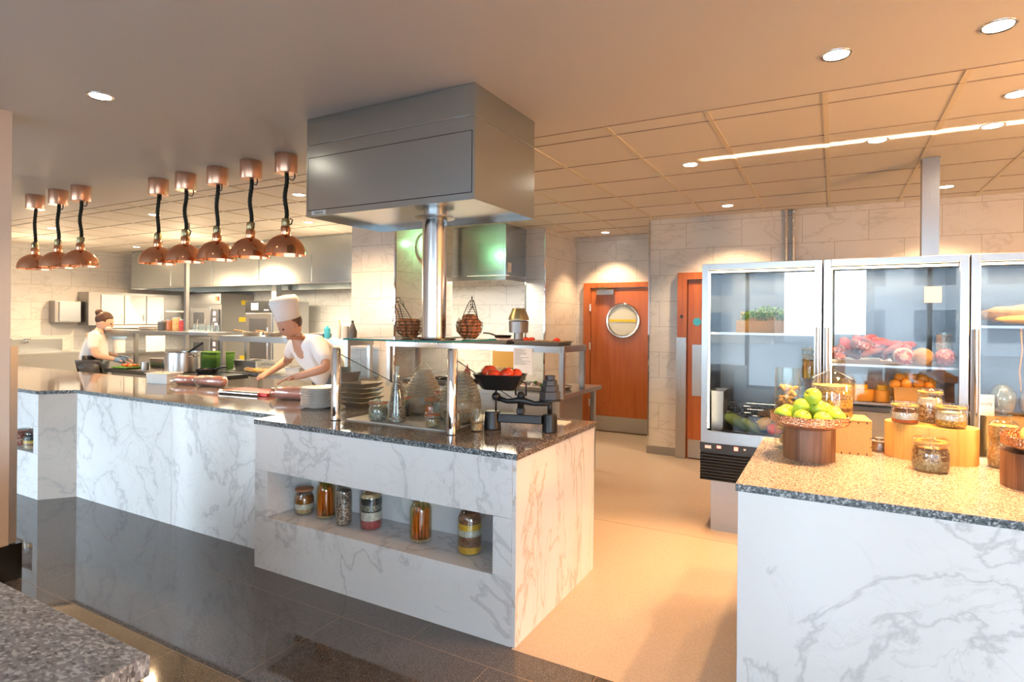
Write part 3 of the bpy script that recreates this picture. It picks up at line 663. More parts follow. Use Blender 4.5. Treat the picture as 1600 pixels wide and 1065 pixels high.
def beehive(label, loc, R, H, fill, gr):
    pr = [(R*.62, 0), (R*.75, .01), (R*.93, H*.12), (R, H*.28), (R*.97, H*.42)]
    for i in range(17):
        f = i/16; r = R*(.97 - .50*f**1.6); z = H*(.42 + .50*f)
        pr.append((r + (.003 if i % 2 else -.003), z))
    pr += [(R*.40, H*.95), (R*.42, H)]
    t = jar('ribbed_glass_jar', label, 'jar', loc, pr, fill, 'knob', gr, lidr=R*.46, tint='ribbed'); return t
beehive('big beehive-shaped ribbed glass jar, left of the right chrome post', (-2.395, 3.14, Z2), .125, .29, [(.12, 'g_oat')], 'large ribbed glass jars')
beehive('biggest ribbed round glass jar with sand-coloured grains, beside the black scales', (-2.005, 3.00, TOP+.008), .130, .31, [(.16, 'g_oat'), (.07, 'g_grey')], 'large ribbed glass jars')

# scales
s = T('kitchen_scales', 'old black cast-iron balance scales with a pan of tomatoes', 'scales', (-1.58, 2.99, TOP), math.radians(14))
bm = B()
box(bm, -.13, .13, -.035, .035, .045, .095); cyl(bm, -.17, 0, 0, .105, .052, 28, .044); cyl(bm, .17, 0, 0, .105, .045, 28, .04); box(bm, -.02, .02, -.03, .03, .095, .13)
new('base', bm, M['iron'], s, bevel=.006)
bm = B(); tube(bm, [(-.15, 0, .185), (-.08, 0, .165), (0, 0, .175), (.08, 0, .158), (.17, 0, .165)], [.018, .014, .022, .014, .018], 10)
tube(bm, [(0, 0, .12), (0, 0, .22)], [.022, .016], 10); tube(bm, [(-.15, 0, .105), (-.15, 0, .235)], .006, 8); tube(bm, [(.17, 0, .105), (.17, 0, .18)], .014, 8)
sph(bm, (-.15, 0, .19), .026, 12); sph(bm, (0, 0, .2), .025, 12); new('balance_beam', bm, M['iron'], s, smooth=True)
bm = B(); tube(bm, [(-.03, .0, .2), (-.035, 0, .27), (.0, 0, .285), (.03, 0, .27), (.03, 0, .2)], .005, 6); new('pointer_loop', bm, M['iron'], s, smooth=True)
bm = B(); cyl(bm, .17, 0, .178, .186, .062, 24); new('weight_plate', bm, M['iron'], s, smooth='auto')
# pan: tapered scoop
bm = B()
def ringq(w, d, z): return [bm.verts.new((-.125 + sx_*w, sy_*d, z)) for sx_, sy_ in ((-1, -.7), (-.7, -1), (.7, -1), (1, -.7), (1, .7), (.7, 1), (-.7, 1), (-1, .7))]
rg = [ringq(.09, .06, .232), ringq(.10, .068, .24), ringq(.145, .10, .32), ringq(.152, .105, .322), ringq(.14, .096, .318), ringq(.092, .062, .243)]
for a, b in zip(rg, rg[1:]):
    for i in range(8): bm.faces.new((a[i], a[(i+1)%8], b[(i+1)%8], b[i]))
bm.faces.new(rg[0][::-1]); bm.faces.new(rg[-1]); new('pan', bm, M['iron'], s, smooth='auto')
mr = s.matrix_basis.copy()
mr = Matrix.Translation((-1.58, 2.99, TOP)) @ Matrix.Rotation(math.radians(14), 4, 'Z')
zz = .187
for i, (rr, hh) in enumerate(((.060, .045), (.052, .034), (.042, .030), (.030, .026))):
    bm = B(); v = [(rr*math.cos(PI/6+k*PI/3), rr*math.sin(PI/6+k*PI/3)) for k in range(6)]; prism(bm, v, 0, hh)
    k = tag(new('iron_weight', bm, M['darkgrey'], bevel=.003, loc=mr @ Vector((.17, 0, zz))), 'black hexagonal iron weight on the scales, ' + ('largest, at the bottom', 'second from the bottom', 'third from the bottom', 'smallest, at the top')[i], 'weight', 'iron weights stacked on the scales'); zz += hh + .0004
def fruit(name, label, cat, loc, r, mat, sq=.88, group=None, rot=(0, 0, 0), dimple=.22, stalk=True):
    pr = []
    for i in range(15):
        a = i/14*PI; rr = math.sin(a)*r*(1+.05*math.cos(a)); z = -math.cos(a)*r*sq
        d = math.exp(-(rr/(r*.3))**2)*r*dimple
        pr.append((rr, z + (d if z < 0 else -d)))
    t = T(name, label, cat, loc, 0, group); t.rotation_euler = rot
    bm = B(); lathe(bm, pr, seg=24); new('flesh', bm, M[mat], t, smooth=True)
    if stalk:
        bm = B(); z = r*sq*(1-.22-.1); tube(bm, [(0, 0, z-.004), (.001, 0, z+.008), (.004, 0, z+.018)], .0018, 6); new('stalk', bm, M['stalk'] if mat == 'apple' else M['leaf'], t)
    return t
for (dx, dy, dz, r, s_) in ((-.175, .01, .335, .045, 'leftmost and highest of the five'), (-.135, -.045, .315, .045, 'at the front left'), (-.085, .03, .315, .042, 'small dark one in the middle'), (-.06, -.03, .326, .045, 'at the front right'), (-.022, .02, .318, .042, 'rightmost of the five')):
    fruit('tomato', 'ripe red tomato in the black scale pan, ' + s_, 'tomato', mr @ Vector((dx-.02, dy, dz)), r, 'tomato', .82, 'tomatoes in the scale pan', (random.uniform(-.5, .5), random.uniform(-.5, .5), 0), .12)
bm = B(); box(bm, -.17, .19, -.07, .07, 0, .006); tag(new('folded_napkin', bm, M['paper'], loc=(-1.62, 3.31, TOP)), 'white folded cloth lying on the worktop behind the black scales', 'cloth').rotation_euler[2] = .1

# plates, stacked trays
def plate(loc, label=None):
    bm = B(); lathe(bm, [(0, 0), (.075, 0), (.08, .004), (.125, .013), (.131, .016), (.131, .019), (.122, .017), (.08, .0075), (0, .006)], seg=40)
    return bm
pt = None
for i in range(12):
    if pt is None: pt = new('plate', plate(None), M['plate'], smooth='auto'); o = pt
    else: o = pt.copy(); COL.objects.link(o)
    o.location = (-3.23 + random.uniform(-.002, .002), 3.02 + random.uniform(-.002, .002), TOP + i*.0115); o.rotation_euler[2] = i
    nm = 'lowest' if i == 0 else 'topmost' if i == 11 else ('second', 'third', 'fourth', 'fifth', 'sixth', 'seventh', 'eighth', 'ninth', 'tenth', 'eleventh')[i-1]
    tag(o, 'round white china plate in the stack by the chrome post, %s%s' % (nm, '' if i in (0, 11) else ' from the bottom'), 'plate', 'stack of white plates')
for i in range(5):
    bm = B(); a, b_ = .105, .13
    lathe(bm, [(0, 0), (.80*a*1.3, 0), (a*1.5, .032), (a*1.54, .034), (a*1.48, .033), (a*1.02, .004), (0, .004)], seg=4, sy=.8); 
    for v in bm.verts: v.co = Matrix.Rotation(PI/4, 3, 'Z') @ v.co
    tag(new('serving_tray', bm, M['steel_dull'], loc=(-3.02 + .012*(i % 2), 3.22, TOP + i*.034)), 'square dark steel serving dish beside the white plates, %s of the stack' % ('lowest', 'second from the bottom', 'middle one', 'second from the top', 'topmost')[i], 'dish', 'stack of steel serving dishes').rotation_euler[2] = .15*(i % 2)
# packs on the worktop
bm = B(); box(bm, -.31, .20, -.13, .13, 0, .028); k = tag(new('red_folder', bm, M['red'], loc=(-4.20, 3.28, TOP), bevel=.008), 'flat shiny red pack lying on the worktop in front of the chef', 'pack'); k.rotation_euler[2] = .12
bm = B(); tube(bm, [(-.31, -.128, .016), (.12, -.135, .016)], .017, 12); new('silver_edge', bm, M['chrome'], k, smooth='auto')
def meatroll(label, loc, L_, r, rz):
    t = T('meat_roll', label, 'meat', loc, rz, 'cling-wrapped meat rolls on the worktop')
    bm = B(); tube(bm, [(-L_/2, 0, r), (-L_/2+.02, 0, r), (0, 0, r), (L_/2-.02, 0, r), (L_/2, 0, r)], [r*.45, r*.9, r*.97, r*.9, r*.5], 18); new('meat', bm, M['mince'], t, smooth=True)
    bm = B(); tube(bm, [(-L_/2-.035, 0, r), (-L_/2-.01, 0, r), (-L_/2+.02, 0, r), (0, 0, r), (L_/2-.02, 0, r), (L_/2+.01, 0, r)], [r*.75, r*.4, r*1.0, r*1.0, r*1.0, r*.3], 18)
    for v in bm.verts:
        if v.co.x < -L_/2 + .01: v.co += Vector([random.uniform(-.008, .008) for _ in range(3)])
        v.co.z = max(v.co.z, .0)
    new('cling_film', bm, M['wrap'], t, smooth=True); return t
meatroll('pink meat roll wrapped in cling film left of the red pack', (-5.02, 3.40, TOP), .34, .05, .1)
meatroll('pink meat roll in cling film, furthest left and partly behind the other', (-5.34, 3.36, TOP), .20, .045, .5)
meatroll('long pale sausage roll in cling film between the red pack and the plates', (-3.63, 3.20, TOP), .40, .052, .35)
def tub(name, label, cat, loc, w, d, h, mat, rz=0, group=None, fill=None, lip=.006):
    t = T(name, label, cat, loc, rz, group); bm = B()
    a = [(-w*.46, -d*.46), (w*.46, -d*.46), (w*.46, d*.46), (-w*.46, d*.46)]; b_ = [(-w/2, -d/2), (w/2, -d/2), (w/2, d/2), (-w/2, d/2)]
    o_ = [(x*(1+lip/w*4), y*(1+lip/d*4)) for x, y in b_]
    rs = [[bm.verts.new((x, y, z)) for x, y in L_] for L_, z in ((a, 0), (b_, h-.003), (o_, h-.003), (o_, h), ([(x*.985, y*.985) for x, y in b_], h), ([(x*.97, y*.97) for x, y in a], .004))]
    for p, q in zip(rs, rs[1:]):
        for i in range(4): bm.faces.new((p[i], p[(i+1) % 4], q[(i+1) % 4], q[i]))
    bm.faces.new(rs[0][::-1]); bm.faces.new(rs[-1]); new('tub_body', bm, M[mat], t, bevel=.003)
    if fill:
        bm = B(); n = 8
        g_ = [[bm.verts.new((w*.44*(2*i/n-1), d*.44*(2*j/n-1), h*.82 + random.uniform(0, .012) if 0 < i < n and 0 < j < n else h*.72)) for j in range(n+1)] for i in range(n+1)]
        for i in range(n):
            for j in range(n): bm.faces.new((g_[i][j], g_[i+1][j], g_[i+1][j+1], g_[i][j+1]))
        o = new('contents', bm, M[fill], t, smooth=True)
    return t
tub('plastic_tub', 'clear plastic tub with a white handle behind the meat rolls', 'tub', (-5.66, 3.34, TOP), .26, .18, .10, 'white', .2, None, 'g_oat')
# ------------------------------------------------------------------ wire hens with eggs
def hen(label, loc, rz, sc):
    t = T('wire_egg_basket', label, 'egg basket', loc, rz, 'wire hen baskets on the glass shelf'); t.scale = (sc,)*3
    bm = B()
    def ring(cx, z, rx, ry): tube(bm, [(cx+rx*math.cos(a*PI/10), ry*math.sin(a*PI/10), z) for a in range(20)], .0013, 4, True)
    for cx, z, rx, ry in ((0, .003, .035, .03), (0, .02, .062, .05), (0, .036, .074, .06), (0, .052, .080, .065), (0, .068, .082, .067), (0, .084, .080, .065)): ring(cx, z, rx, ry)
    for i in range(14):
        a = i*2*PI/14; tube(bm, [(.035*math.cos(a), .03*math.sin(a), .003), (.070*math.cos(a), .058*math.sin(a), .033), (.082*math.cos(a), .067*math.sin(a), .068), (.078*math.cos(a), .063*math.sin(a), .09)], .0012, 4)
    body = new('basket', bm, M['wire'], t, smooth=True)
    bm = B()   # neck and head
    for s_ in (-1, 1):
        tube(bm, [(-.01, .04*s_, .09), (-.03, .032*s_, .13), (-.052, .018*s_, .17), (-.07, .008*s_, .192), (-.088, 0, .186), (-.093, 0, .165), (-.083, .01*s_, .145), (-.078, .03*s_, .10), (-.078, .04*s_, .085)], .0022, 5)
    for k in range(7):
        z = .10+k*.012; w_ = .040-.0045*k; x_ = -.080+.003*k; x2 = -.012-.009*k
        tube(bm, [(x_, w_*.6, z), ((x_+x2)/2, w_, z), (x2, w_*.7, z), (x2, -w_*.7, z), ((x_+x2)/2, -w_, z), (x_, -w_*.6, z)], .0011, 4, True)
    tube(bm, [(-.091, 0, .170), (-.110, 0, .160), (-.09, 0, .155)], .002, 5); tube(bm, [(-.09, 0, .188), (-.08, 0, .21), (-.065, 0, .212), (-.055, 0, .195), (-.04, 0, .19), (-.035, 0, .165)], .0018, 5)
    new('head', bm, M['wire'], t, smooth=True)
    bm = B()
    for s_ in (-1, 0, 1): tube(bm, [(.06, .03*s_, .088), (.10, .04*s_, .105), (.125, .045*s_, .085), (.115, .05*s_, .045)], .0018, 5)
    new('tail', bm, M['wire'], t, smooth=True)
    return t
def egg(loc, label, group, s=1.0, rot=(0, 0, 0)):
    bm = B(); lathe(bm, [(0.021*math.sin(i/12*PI)*(1-.12*math.cos(i/12*PI)), -.027*math.cos(i/12*PI)) for i in range(13)], seg=18)
    o = tag(new('egg', bm, M['egg'], smooth=True, loc=loc), label, 'egg', group); o.rotation_euler = rot; o.scale = (s,)*3; return o
for (loc, rz, lab, gr) in (((-2.35, 2.93, 1.444), 0.1, 'black wire hen basket of brown eggs, half hidden left of the steel pole', 'left'), ((-1.925, 2.97, 1.444), 2.3, 'black wire hen basket full of brown eggs, right of the steel pole', 'right')):
    hen(lab, loc, rz, 1.2)
    i = 0
    for z, n, rr in ((.024, 5, .030), (.052, 7, .048), (.083, 7, .045), (.11, 3, .022)):
        if gr == 'left' and z > .1: continue
        for k in range(n):
            a = k*2*PI/n + z*20
            egg((loc[0] + rr*1.14*math.cos(a), loc[1] + rr*.95*math.sin(a), loc[2] + z*1.14), 'brown egg heaped with others in the %s wire hen basket' % gr, 'brown eggs in the %s wire hen' % gr, 1.1, (random.uniform(0, 3), random.uniform(0, 3), 0))

# ------------------------------------------------------------------ right counter display
def elliptic(name, label, loc, rx, ry, h, mat, rz=0, cat='display stand'):
    bm = B(); lathe(bm, [(0, 0), (1, 0), (1, h-.003), (.99, h), (0, h)], sx=rx, sy=ry, seg=64); o = tag(new(name, bm, M[mat], smooth='auto', loc=loc), label, cat); o.rotation_euler[2] = rz; return o
elliptic('wooden_stand', 'round dark walnut block under the copper dish of green apples', (-.10, 3.11, RT), .112, .10, .148, 'walnut')
elliptic('wooden_stand', 'oval yellow wooden block carrying three glass jars', (.405, 3.40, RT), .185, .125, .165, 'pine', -.25)
elliptic('wooden_stand', 'reddish walnut block under the copper dish at the right edge', (.735, 3.01, RT), .145, .12, .14, 'walnut')
def dish(label, loc, r):
    t = T('copper_dish', label, 'dish', loc, 0, 'hammered copper dishes on wooden blocks')
    bm = B(); lathe(bm, [(0, 0), (r*.62, 0), (r*.95, .022), (r*.945, .024), (r*.6, .005), (0, .005)], seg=56); new('bowl', bm, M['copper_satin'], t, smooth='auto')
    bm = B(); lathe(bm, [(r*.95, .0225), (r, .028), (r*1.01, .062), (r*.99, .064), (r*.975, .03), (r*.94, .025)], seg=72); new('hammered_rim', bm, M['hammered'], t, smooth='auto')
    return t
dish('round hammered copper dish piled with green apples', (-.10, 3.09, RT+.149), .165)
dish('hammered copper dish of yellow fruit, cut by the right edge', (.76, 3.00, RT+.141), .17)
ap = [(-.108, -.055, .078, 'front left end'), (-.022, -.10, .078, 'front, left of the middle'), (.060, -.095, .076, 'front, right of the middle'), (.115, -.02, .080, 'rightmost, tilted'),
      (-.06, .0, .085, 'second row left'), (.035, -.005, .118, 'centre of the second layer'), (-.03, -.02, .120, 'small, left in the second layer'), (.06, .06, .10, 'right in the second layer'), (.015, -.01, .170, 'on top of the pile'),
      (-.10, .07, .078, 'far left behind'), (.0, .10, .078, 'far back in the middle'), (.10, .085, .080, 'far back on the right')]
for i, (dx, dy, dz, s_) in enumerate(ap):
    fruit('green_apple', 'shiny green apple in the copper dish, ' + s_, 'apple', (-.10+dx, 3.09+dy, RT+.149+dz-.022), .040, 'apple', .90, 'green apples in the copper dish', (random.uniform(-1, 1), random.uniform(-1, 1), i))
for i, (dx, dy, dz, s_) in enumerate(((-.085, -.06, .075, 'large one at the left front'), (-.02, -.11, .07, 'low one beside the rim'), (.02, .0, .12, 'on top'), (-.06, .06, .075, 'behind the left one'), (.06, -.06, .075, 'at the right front'), (.07, .07, .075, 'hindmost'))):
    fruit('yellow_melon', 'small yellow melon in the right copper dish, ' + s_, 'melon', (.76+dx, 3.0+dy, RT+.141+dz-.02), .044, 'melon', .86, 'yellow melons in the right copper dish', (random.uniform(-1, 1), 1.2, i), .08, False)
# tall vase of ginger
v = jar('glass_vase', 'tall straight clear glass vase with ginger roots beside the apples', 'vase', (-.205, 3.30, RT), [(.056, 0), (.06, .004), (.06, .41)], [], None)
def root(loc, rz, label, lens):
    bm = B(); 
    for i in range(4):
        a = random.uniform(-.8, .8); tube(bm, [(i*.02-.03, 0, 0), (i*.02-.03+.03*math.cos(a), .012*random.uniform(-1, 1), .03*math.sin(a))], [.012, .014*random.uniform(.7, 1)], 8)
    for i in range(4): sph(bm, (i*.02-.03, random.uniform(-.004, .004), random.uniform(-.004, .004)), random.uniform(.013, .018), 10)
    o = tag(new('ginger_root', bm, M['cork'], smooth=True, loc=loc), label, 'ginger', 'ginger roots in the tall vase'); o.rotation_euler = (random.uniform(-.8, .8), random.uniform(-.6, .6), rz); o.scale = (.9,)*3
for i, z in enumerate((.03, .06, .09, .12, .15, .18, .21, .235, .26, .285, .31)):
    root((-.205+random.uniform(-.012, .012), 3.30+random.uniform(-.012, .012), RT+z), i*1.3, 'knobbly tan ginger root in the tall glass vase, ' + ('bottom piece', 'second from the bottom', 'third from the bottom', 'fourth from the bottom', 'fifth from the bottom', 'middle piece', 'fifth from the top', 'fourth from the top', 'third from the top', 'second from the top', 'topmost piece')[i], 1)
# crate and big jar
cr = T('wooden_crate', 'pale wooden crate with slatted sides under the large jar of grains', 'crate', (.03, 3.40, RT), .12)
bm = B(); box(bm, -.09, .115, -.10, -.09, .0, .16)
new('front_panel', bm, M['crate'], cr, bevel=.001)
for z in (0, .042, .084, .126):
    bm = B(); box(bm, -.099, -.09, -.10, .10, z, z+.036); new('slat', bm, M['crate'], cr, bevel=.001)
    bm = B(); box(bm, .115, .124, -.10, .10, z, z+.036); new('slat', bm, M['crate'], cr, bevel=.001)
new('back_panel', BX(-.09, .115, .09, .10, 0, .16), M['crate'], cr)
new('top_panel', BX(-.10, .125, -.101, .10, .161, .168), M['crate'], cr, bevel=.001)
bm = B()
for i in range(6): box(bm, -.08+i*.036, -.074+i*.036, -.1015, -.0995, .152, .1605); box(bm, -.08+i*.036, -.074+i*.036, -.1015, -.0995, .0, .010)
new('staples', bm, M['stalk'], cr)
jar('glass_jar', 'large lidded glass jar with layers of golden grains on the wooden crate', 'jar', (-.005, 3.40, RT+.1685), [(.085, 0), (.094, .006), (.096, .02), (.096, .165), (.090, .178), (.082, .188)], [(.13, 'g_lentil'), (.10, 'g_brown'), (.22, 'g_lentil'), (.14, 'g_muesli'), (.10, 'g_lentil'), (.10, 'g_oat')], 'knob', lidr=.102)
RJ = 'clip jars on and before the yellow wooden block'
jar('glass_jar', 'squat clip jar with white and red layers, left on the yellow block', 'jar', (.30, 3.36, RT+.1655), P_round(.058, .085, .86), [(.18, 'seal'), (.38, 'g_white'), (.22, 'g_brown')], 'clip', RJ)
jar('glass_jar', 'taller clip jar of reddish grains behind the two squat jars', 'jar', (.41, 3.45, RT+.1655), P_round(.054, .145, .84), [(.55, 'g_muesli'), (.2, 'g_white')], 'clip', RJ)
jar('glass_jar', 'squat clip jar of white beans, right on the yellow block', 'jar', (.475, 3.34, RT+.1655), P_round(.062, .09, .86), [(.32, 'g_lentil'), (.38, 'g_white')], 'clip', RJ, rz=1.6)
jar('glass_jar', 'clip jar of muesli flakes standing on the granite before the yellow block', 'jar', (.375, 3.13, RT), P_round(.072, .125, .84), [(.35, 'g_oat'), (.4, 'g_muesli')], 'clip', RJ)
jar('glass_bottle', 'narrow-waisted glass bottle of oat flakes between yellow block and right dish', 'bottle', (.67, 3.36, RT), [(.052, 0), (.057, .006), (.06, .03), (.06, .07), (.046, .105), (.046, .115), (.058, .145), (.058, .19), (.045, .205), (.028, .212), (.028, .235)], [(.78, 'g_oat')], 'glasscap')
bt = T('spice_tin', 'small round metal tin with a fretted rim beside the crate', 'tin', (.205, 3.47, RT))
bm = B(); lathe(bm, [(0, 0), (.036, 0), (.038, .004), (.038, .022), (.043, .024), (.043, .028), (.036, .03), (.036, .044), (.0, .044)], seg=28); new('tin_body', bm, M['steel_dull'], bt, smooth='auto')
bm = B(); lathe(bm, [(.038, .044), (.04, .052), (.02, .055), (.018, .062), (.02, .066), (0, .068)], seg=28); new('tin_lid', bm, M['steel_dull'], bt, smooth='auto')

# ------------------------------------------------------------------ display fridges
FY = 4.5
def fridge(x0, x1, lab, left_led, handle_side):
    t = T('display_fridge', lab, 'fridge', (x0, FY, 0), 0, 'glass-fronted display fridges'); w = x1-x0-.004
    bm = B(); box(bm, 0, .02, .03, .75, .675, 1.98); box(bm, w-.02, w, .03, .75, .675, 1.98); box(bm, .02, w-.02, .03, .75, .675, .70); box(bm, .02, w-.02, .03, .75, 1.95, 1.98); box(bm, .02, w-.02, .73, .75, .70, 1.95)
    new('cabinet', bm, M['fridge_in'], t)
    bm = B(); f = .045
    box(bm, 0, f, 0, .028, .67, 1.99); box(bm, w-f, w, 0, .028, .67, 1.99); box(bm, f, w-f, 0, .028, 1.945, 1.99); box(bm, f, w-f, 0, .028, .67, .755)
    fr = new('door_frame', bm, M['steelZ'], t, bevel=.002)
    new('door_glass', BX(f, w-f, .010, .016, .755, 1.945), M['fridge_glass'], fr)
    hx = w-.022 if handle_side else .022
    bm = B(); tube(bm, [(hx, -.045, .88), (hx, -.045, 1.53)], .013, 14); tube(bm, [(hx, 0, .95), (hx, -.045, .95)], .007, 8); tube(bm, [(hx, 0, 1.46), (hx, -.045, 1.46)], .007, 8)
    new('door_handle', bm, M['chrome'], fr, smooth='auto')
    bm = B(); box(bm, f+.005, w-f-.005, .035, .05, 1.925, 1.938)
    if left_led: box(bm, f-.002, f+.008, .034, .045, .77, 1.93)
    new('led_strip', bm, M['led'], t)
    new('louvre_housing', BX(-.006, w+.002, .03, .70, .385, .668), M['black'], t)
    for i in range(9):
        bm = B(); z = .395+i*.0225; v = [bm.verts.new(p) for p in ((-.006, .03, z+.012), (-.006, .012, z), (-.006, .03, z-.002), (w+.002, .03, z+.012), (w+.002, .012, z), (w+.002, .03, z-.002))]
        for q in ((0, 1, 2), (5, 4, 3), (0, 3, 4, 1), (1, 4, 5, 2), (2, 5, 3, 0)): bm.faces.new([v[k] for k in q])
        new('louvre', bm, M['black'], t)
    cp = new('control_panel', BX(-.006, w+.002, .006, .03, .61, .668), M['black'], t, bevel=.002)
    new('label_plate', BX(.03, .075, .004, .0065, .625, .648), M['paper'], cp); new('red_display', BX(.115, .145, .004, .0065, .632, .652), M['redled'], cp)
    new('red_switch', BX(.235, .262, .001, .0065, .628, .655), M['redled'], cp); bm = B(); box(bm, .30, .315, .004, .0065, .636, .648); box(bm, .38, .42, .004, .0065, .636, .641); new('pictograms', bm, M['paper'], cp)
    new('plinth', BX(.06, w-.06, .09, .65, 0, .385), M['steel_dull'], t)
    return t
fridge(-.863, -.068, 'left glass-door fridge with vegetables at the bottom, black louvres below', True, True)
fridge(-.064, .731, 'middle glass-door fridge full of cured meats, bread and oranges', True, False)
fridge(.735, 1.53, 'right glass-door fridge, cut by the edge of the picture', True, False)
for x in (-.45, .35, 1.15): lamp('AREA', (x, FY+.30, 1.93), 4, (1, .80, .55), shape='RECTANGLE', size=.6, size_y=.3)
def shelf(x, z, lab, w=.72):
    bm = B()
    tube(bm, [(-w/2, -.22, 0), (w/2, -.22, 0)], .005, 6); tube(bm, [(-w/2, .25, 0), (w/2, .25, 0)], .005, 6)
    for i in range(18): tube(bm, [(-w/2+.01+i*(w-.02)/17, -.22, 0), (-w/2+.01+i*(w-.02)/17, .25, 0)], .0025, 5)
    box(bm, -w/2, w/2, -.232, -.222, -.008, .008)
    tag(new('wire_shelf', bm, M['steelX'], loc=(x, FY+.35, z)), lab, 'shelf', 'wire shelves in the fridges')
shelf(-.465, 1.475, 'steel wire shelf in the left fridge under the herb box'); shelf(.334, 1.275, 'steel wire shelf in the middle fridge under the meats', .72)
shelf(.334, 1.02, 'lower steel wire shelf in the middle fridge under the boxes', .72); shelf(1.13, 1.545, 'steel wire shelf in the right fridge')
IY = FY + .22
# left fridge
bx_ = T('herb_box', 'low printed cardboard box of green herbs on the left fridge shelf', 'box', (-.42, IY+.05, 1.482))
bm = B(); box(bm, -.22, .22, -.12, -.113, 0, .09); box(bm, -.22, .22, .113, .12, 0, .16); box(bm, -.22, -.213, -.113, .113, 0, .09); box(bm, .213, .22, -.113, .113, 0, .09); box(bm, -.213, .213, -.113, .113, 0, .006); new('box_body', bm, M['crate'], bx_)
bm = B()
for i in range(900):
    a = random.uniform(-.19, .19); b_ = random.uniform(-.10, .10); hh = .10 + .05*math.cos(a*9)*random.random() + random.uniform(0, .05); s_ = random.uniform(.006, .013)
    c_ = Vector((a, b_, hh)); u = Vector([random.uniform(-1, 1) for _ in range(3)]).normalized()*s_; w_ = u.orthogonal().normalized()*s_*.7
    bm.faces.new([bm.verts.new(c_+q) for q in (-u, w_, u, -w_)])
for i in range(60): a = random.uniform(-.19, .19); b_ = random.uniform(-.1, .1); tube(bm, [(a, b_, .006), (a*1.05, b_*1.1, .13)], .0015, 4)
hb = tag(new('green_herbs', bm, M['leaf'], loc=(-.42, IY+.05, 1.484)), 'mass of curly green parsley filling the box in the left fridge', 'herbs', kind='stuff')
tub('steel_tray', 'dark steel tray of vegetables on the floor of the left fridge', 'tray', (-.44, IY+.02, .701), .58, .36, .06, 'darkgrey')
def veg(name, label, cat, loc, pts, rad, mat, rot=(0, 0, 0), group=None, stem=None):
    t = T(name, label, cat, loc, 0, group); t.rotation_euler = rot
    bm = B(); tube(bm, pts, rad, 16); new('flesh', bm, M[mat], t, smooth=True)
    if stem: bm = B(); tube(bm, stem, .006, 8); new('stem', bm, M['leaf'], t)
    return t
def cuke(L_, r): return [(-L_/2, 0, 0), (-L_*.45, 0, 0), (-L_*.3, 0, .004), (0, 0, .008), (L_*.3, 0, .004), (L_*.45, 0, 0), (L_/2, 0, 0)], [r*.2, r*.7, r, r*1.03, r, r*.7, r*.2]
p_, r_ = cuke(.26, .042); veg('marrow', 'large pale green marrow at the left of the vegetable tray', 'marrow', (-.61, IY-.05, .80), p_, r_, 'cuke', (0, .5, .5))
p_, r_ = cuke(.20, .030); veg('cucumber', 'dark green cucumber between the marrow and the yellow pepper', 'cucumber', (-.53, IY-.08, .79), p_, r_, 'cuke', (0, .6, .9))
veg('yellow_pepper', 'yellow pepper on the vegetable tray behind the red one', 'pepper', (-.44, IY-.04, .815), [(0, 0, -.05), (0, 0, -.04), (0, 0, 0), (0, 0, .04), (0, 0, .05)], [.02, .04, .048, .042, .02], 'mango', (0, 1.2, .2), stem=[(0, 0, .05), (0, 0, .07)])
veg('red_pepper', 'red pepper at the front of the vegetable tray in the left fridge', 'pepper', (-.37, IY-.10, .79), [(0, 0, -.05), (0, 0, -.04), (0, 0, 0), (0, 0, .04), (0, 0, .05)], [.02, .036, .045, .04, .02], 'tomato', (0, 1.3, .5), stem=[(0, 0, .05), (0, 0, .07)])
for i, (x, s_, m_) in enumerate(((-.28, 'small red tomato beside the red pepper in the left fridge', 'tomato'),)):
    fruit('tomato', s_, 'tomato', (x, IY-.12, .79), .026, m_)
for i, (x, s_) in enumerate(((-.225, 'yellow lemon at the front right of the vegetable tray'), (-.31, 'yellow lemon behind the small tomato in the left fridge'))):
    fruit('lemon', s_, 'lemon', (x, IY-.10+.06*i, .785+.02*i), .034, 'lemon', 1.15, None, (1.4, 0, i), 0, False)
for i in range(3):
    p_, r_ = cuke(.15, .032); veg('aubergine', ('left', 'middle', 'right')[i] + ' dark aubergine lying behind the marrow, left fridge', 'aubergine', (-.64+.085*i, IY+.10, .81), p_, r_, 'aub', (0, .3, 1.2+i*.2), 'aubergines in the left fridge')
bw = T('wicker_bowl', 'shallow wicker bowl leaning in the left fridge', 'bowl', (-.345, IY+.09, .80)); bw.rotation_euler = (.25, 0, 0)
bm = B(); lathe(bm, [(0, 0), (.06, 0), (.15, .06), (.155, .064), (.145, .062), (.058, .005), (0, .005)], seg=32); new('bowl', bm, M['wicker'], bw, smooth='auto')
bs = T('wire_basket', 'rectangular steel wire basket at the back of the left fridge', 'basket', (-.47, IY+.30, .701))
bm = B()
for z in (0.004, .05, .10, .15, .20): tube(bm, [(-.28, -.1, z), (.28, -.1, z), (.28, .1, z), (-.28, .1, z)], .002, 4, True)
for i in range(30): x = -.28+i*.56/29; tube(bm, [(x, -.1, .2), (x, -.1, .004), (x, .1, .004), (x, .1, .2)], .0014, 4)
new('mesh', bm, M['chrome'], bs)
tub('fruit_punnet', 'pale cloth-lined punnet standing on the wicker bowl', 'punnet', (-.29, IY+.07, .87), .14, .12, .10, 'wicker', .3)
jar('glass_jar', 'tall glass jar of yellow and orange fruit in the left fridge', 'jar', (-.145, IY-.02, 1.16-.0), [(.05, 0), (.055, .005), (.055, .19), (.05, .20), (.052, .21)], [(.3, 'lemon'), (.3, 'cheese'), (.2, 'g_muesli')], 'clip')
tag(new('acrylic_riser', BX(-.055, .05, -.055, .055, 0, .455), M['acrylic'], loc=(-.138, IY-.02, .702)), 'clear acrylic riser block under the tall fruit jar', 'riser')
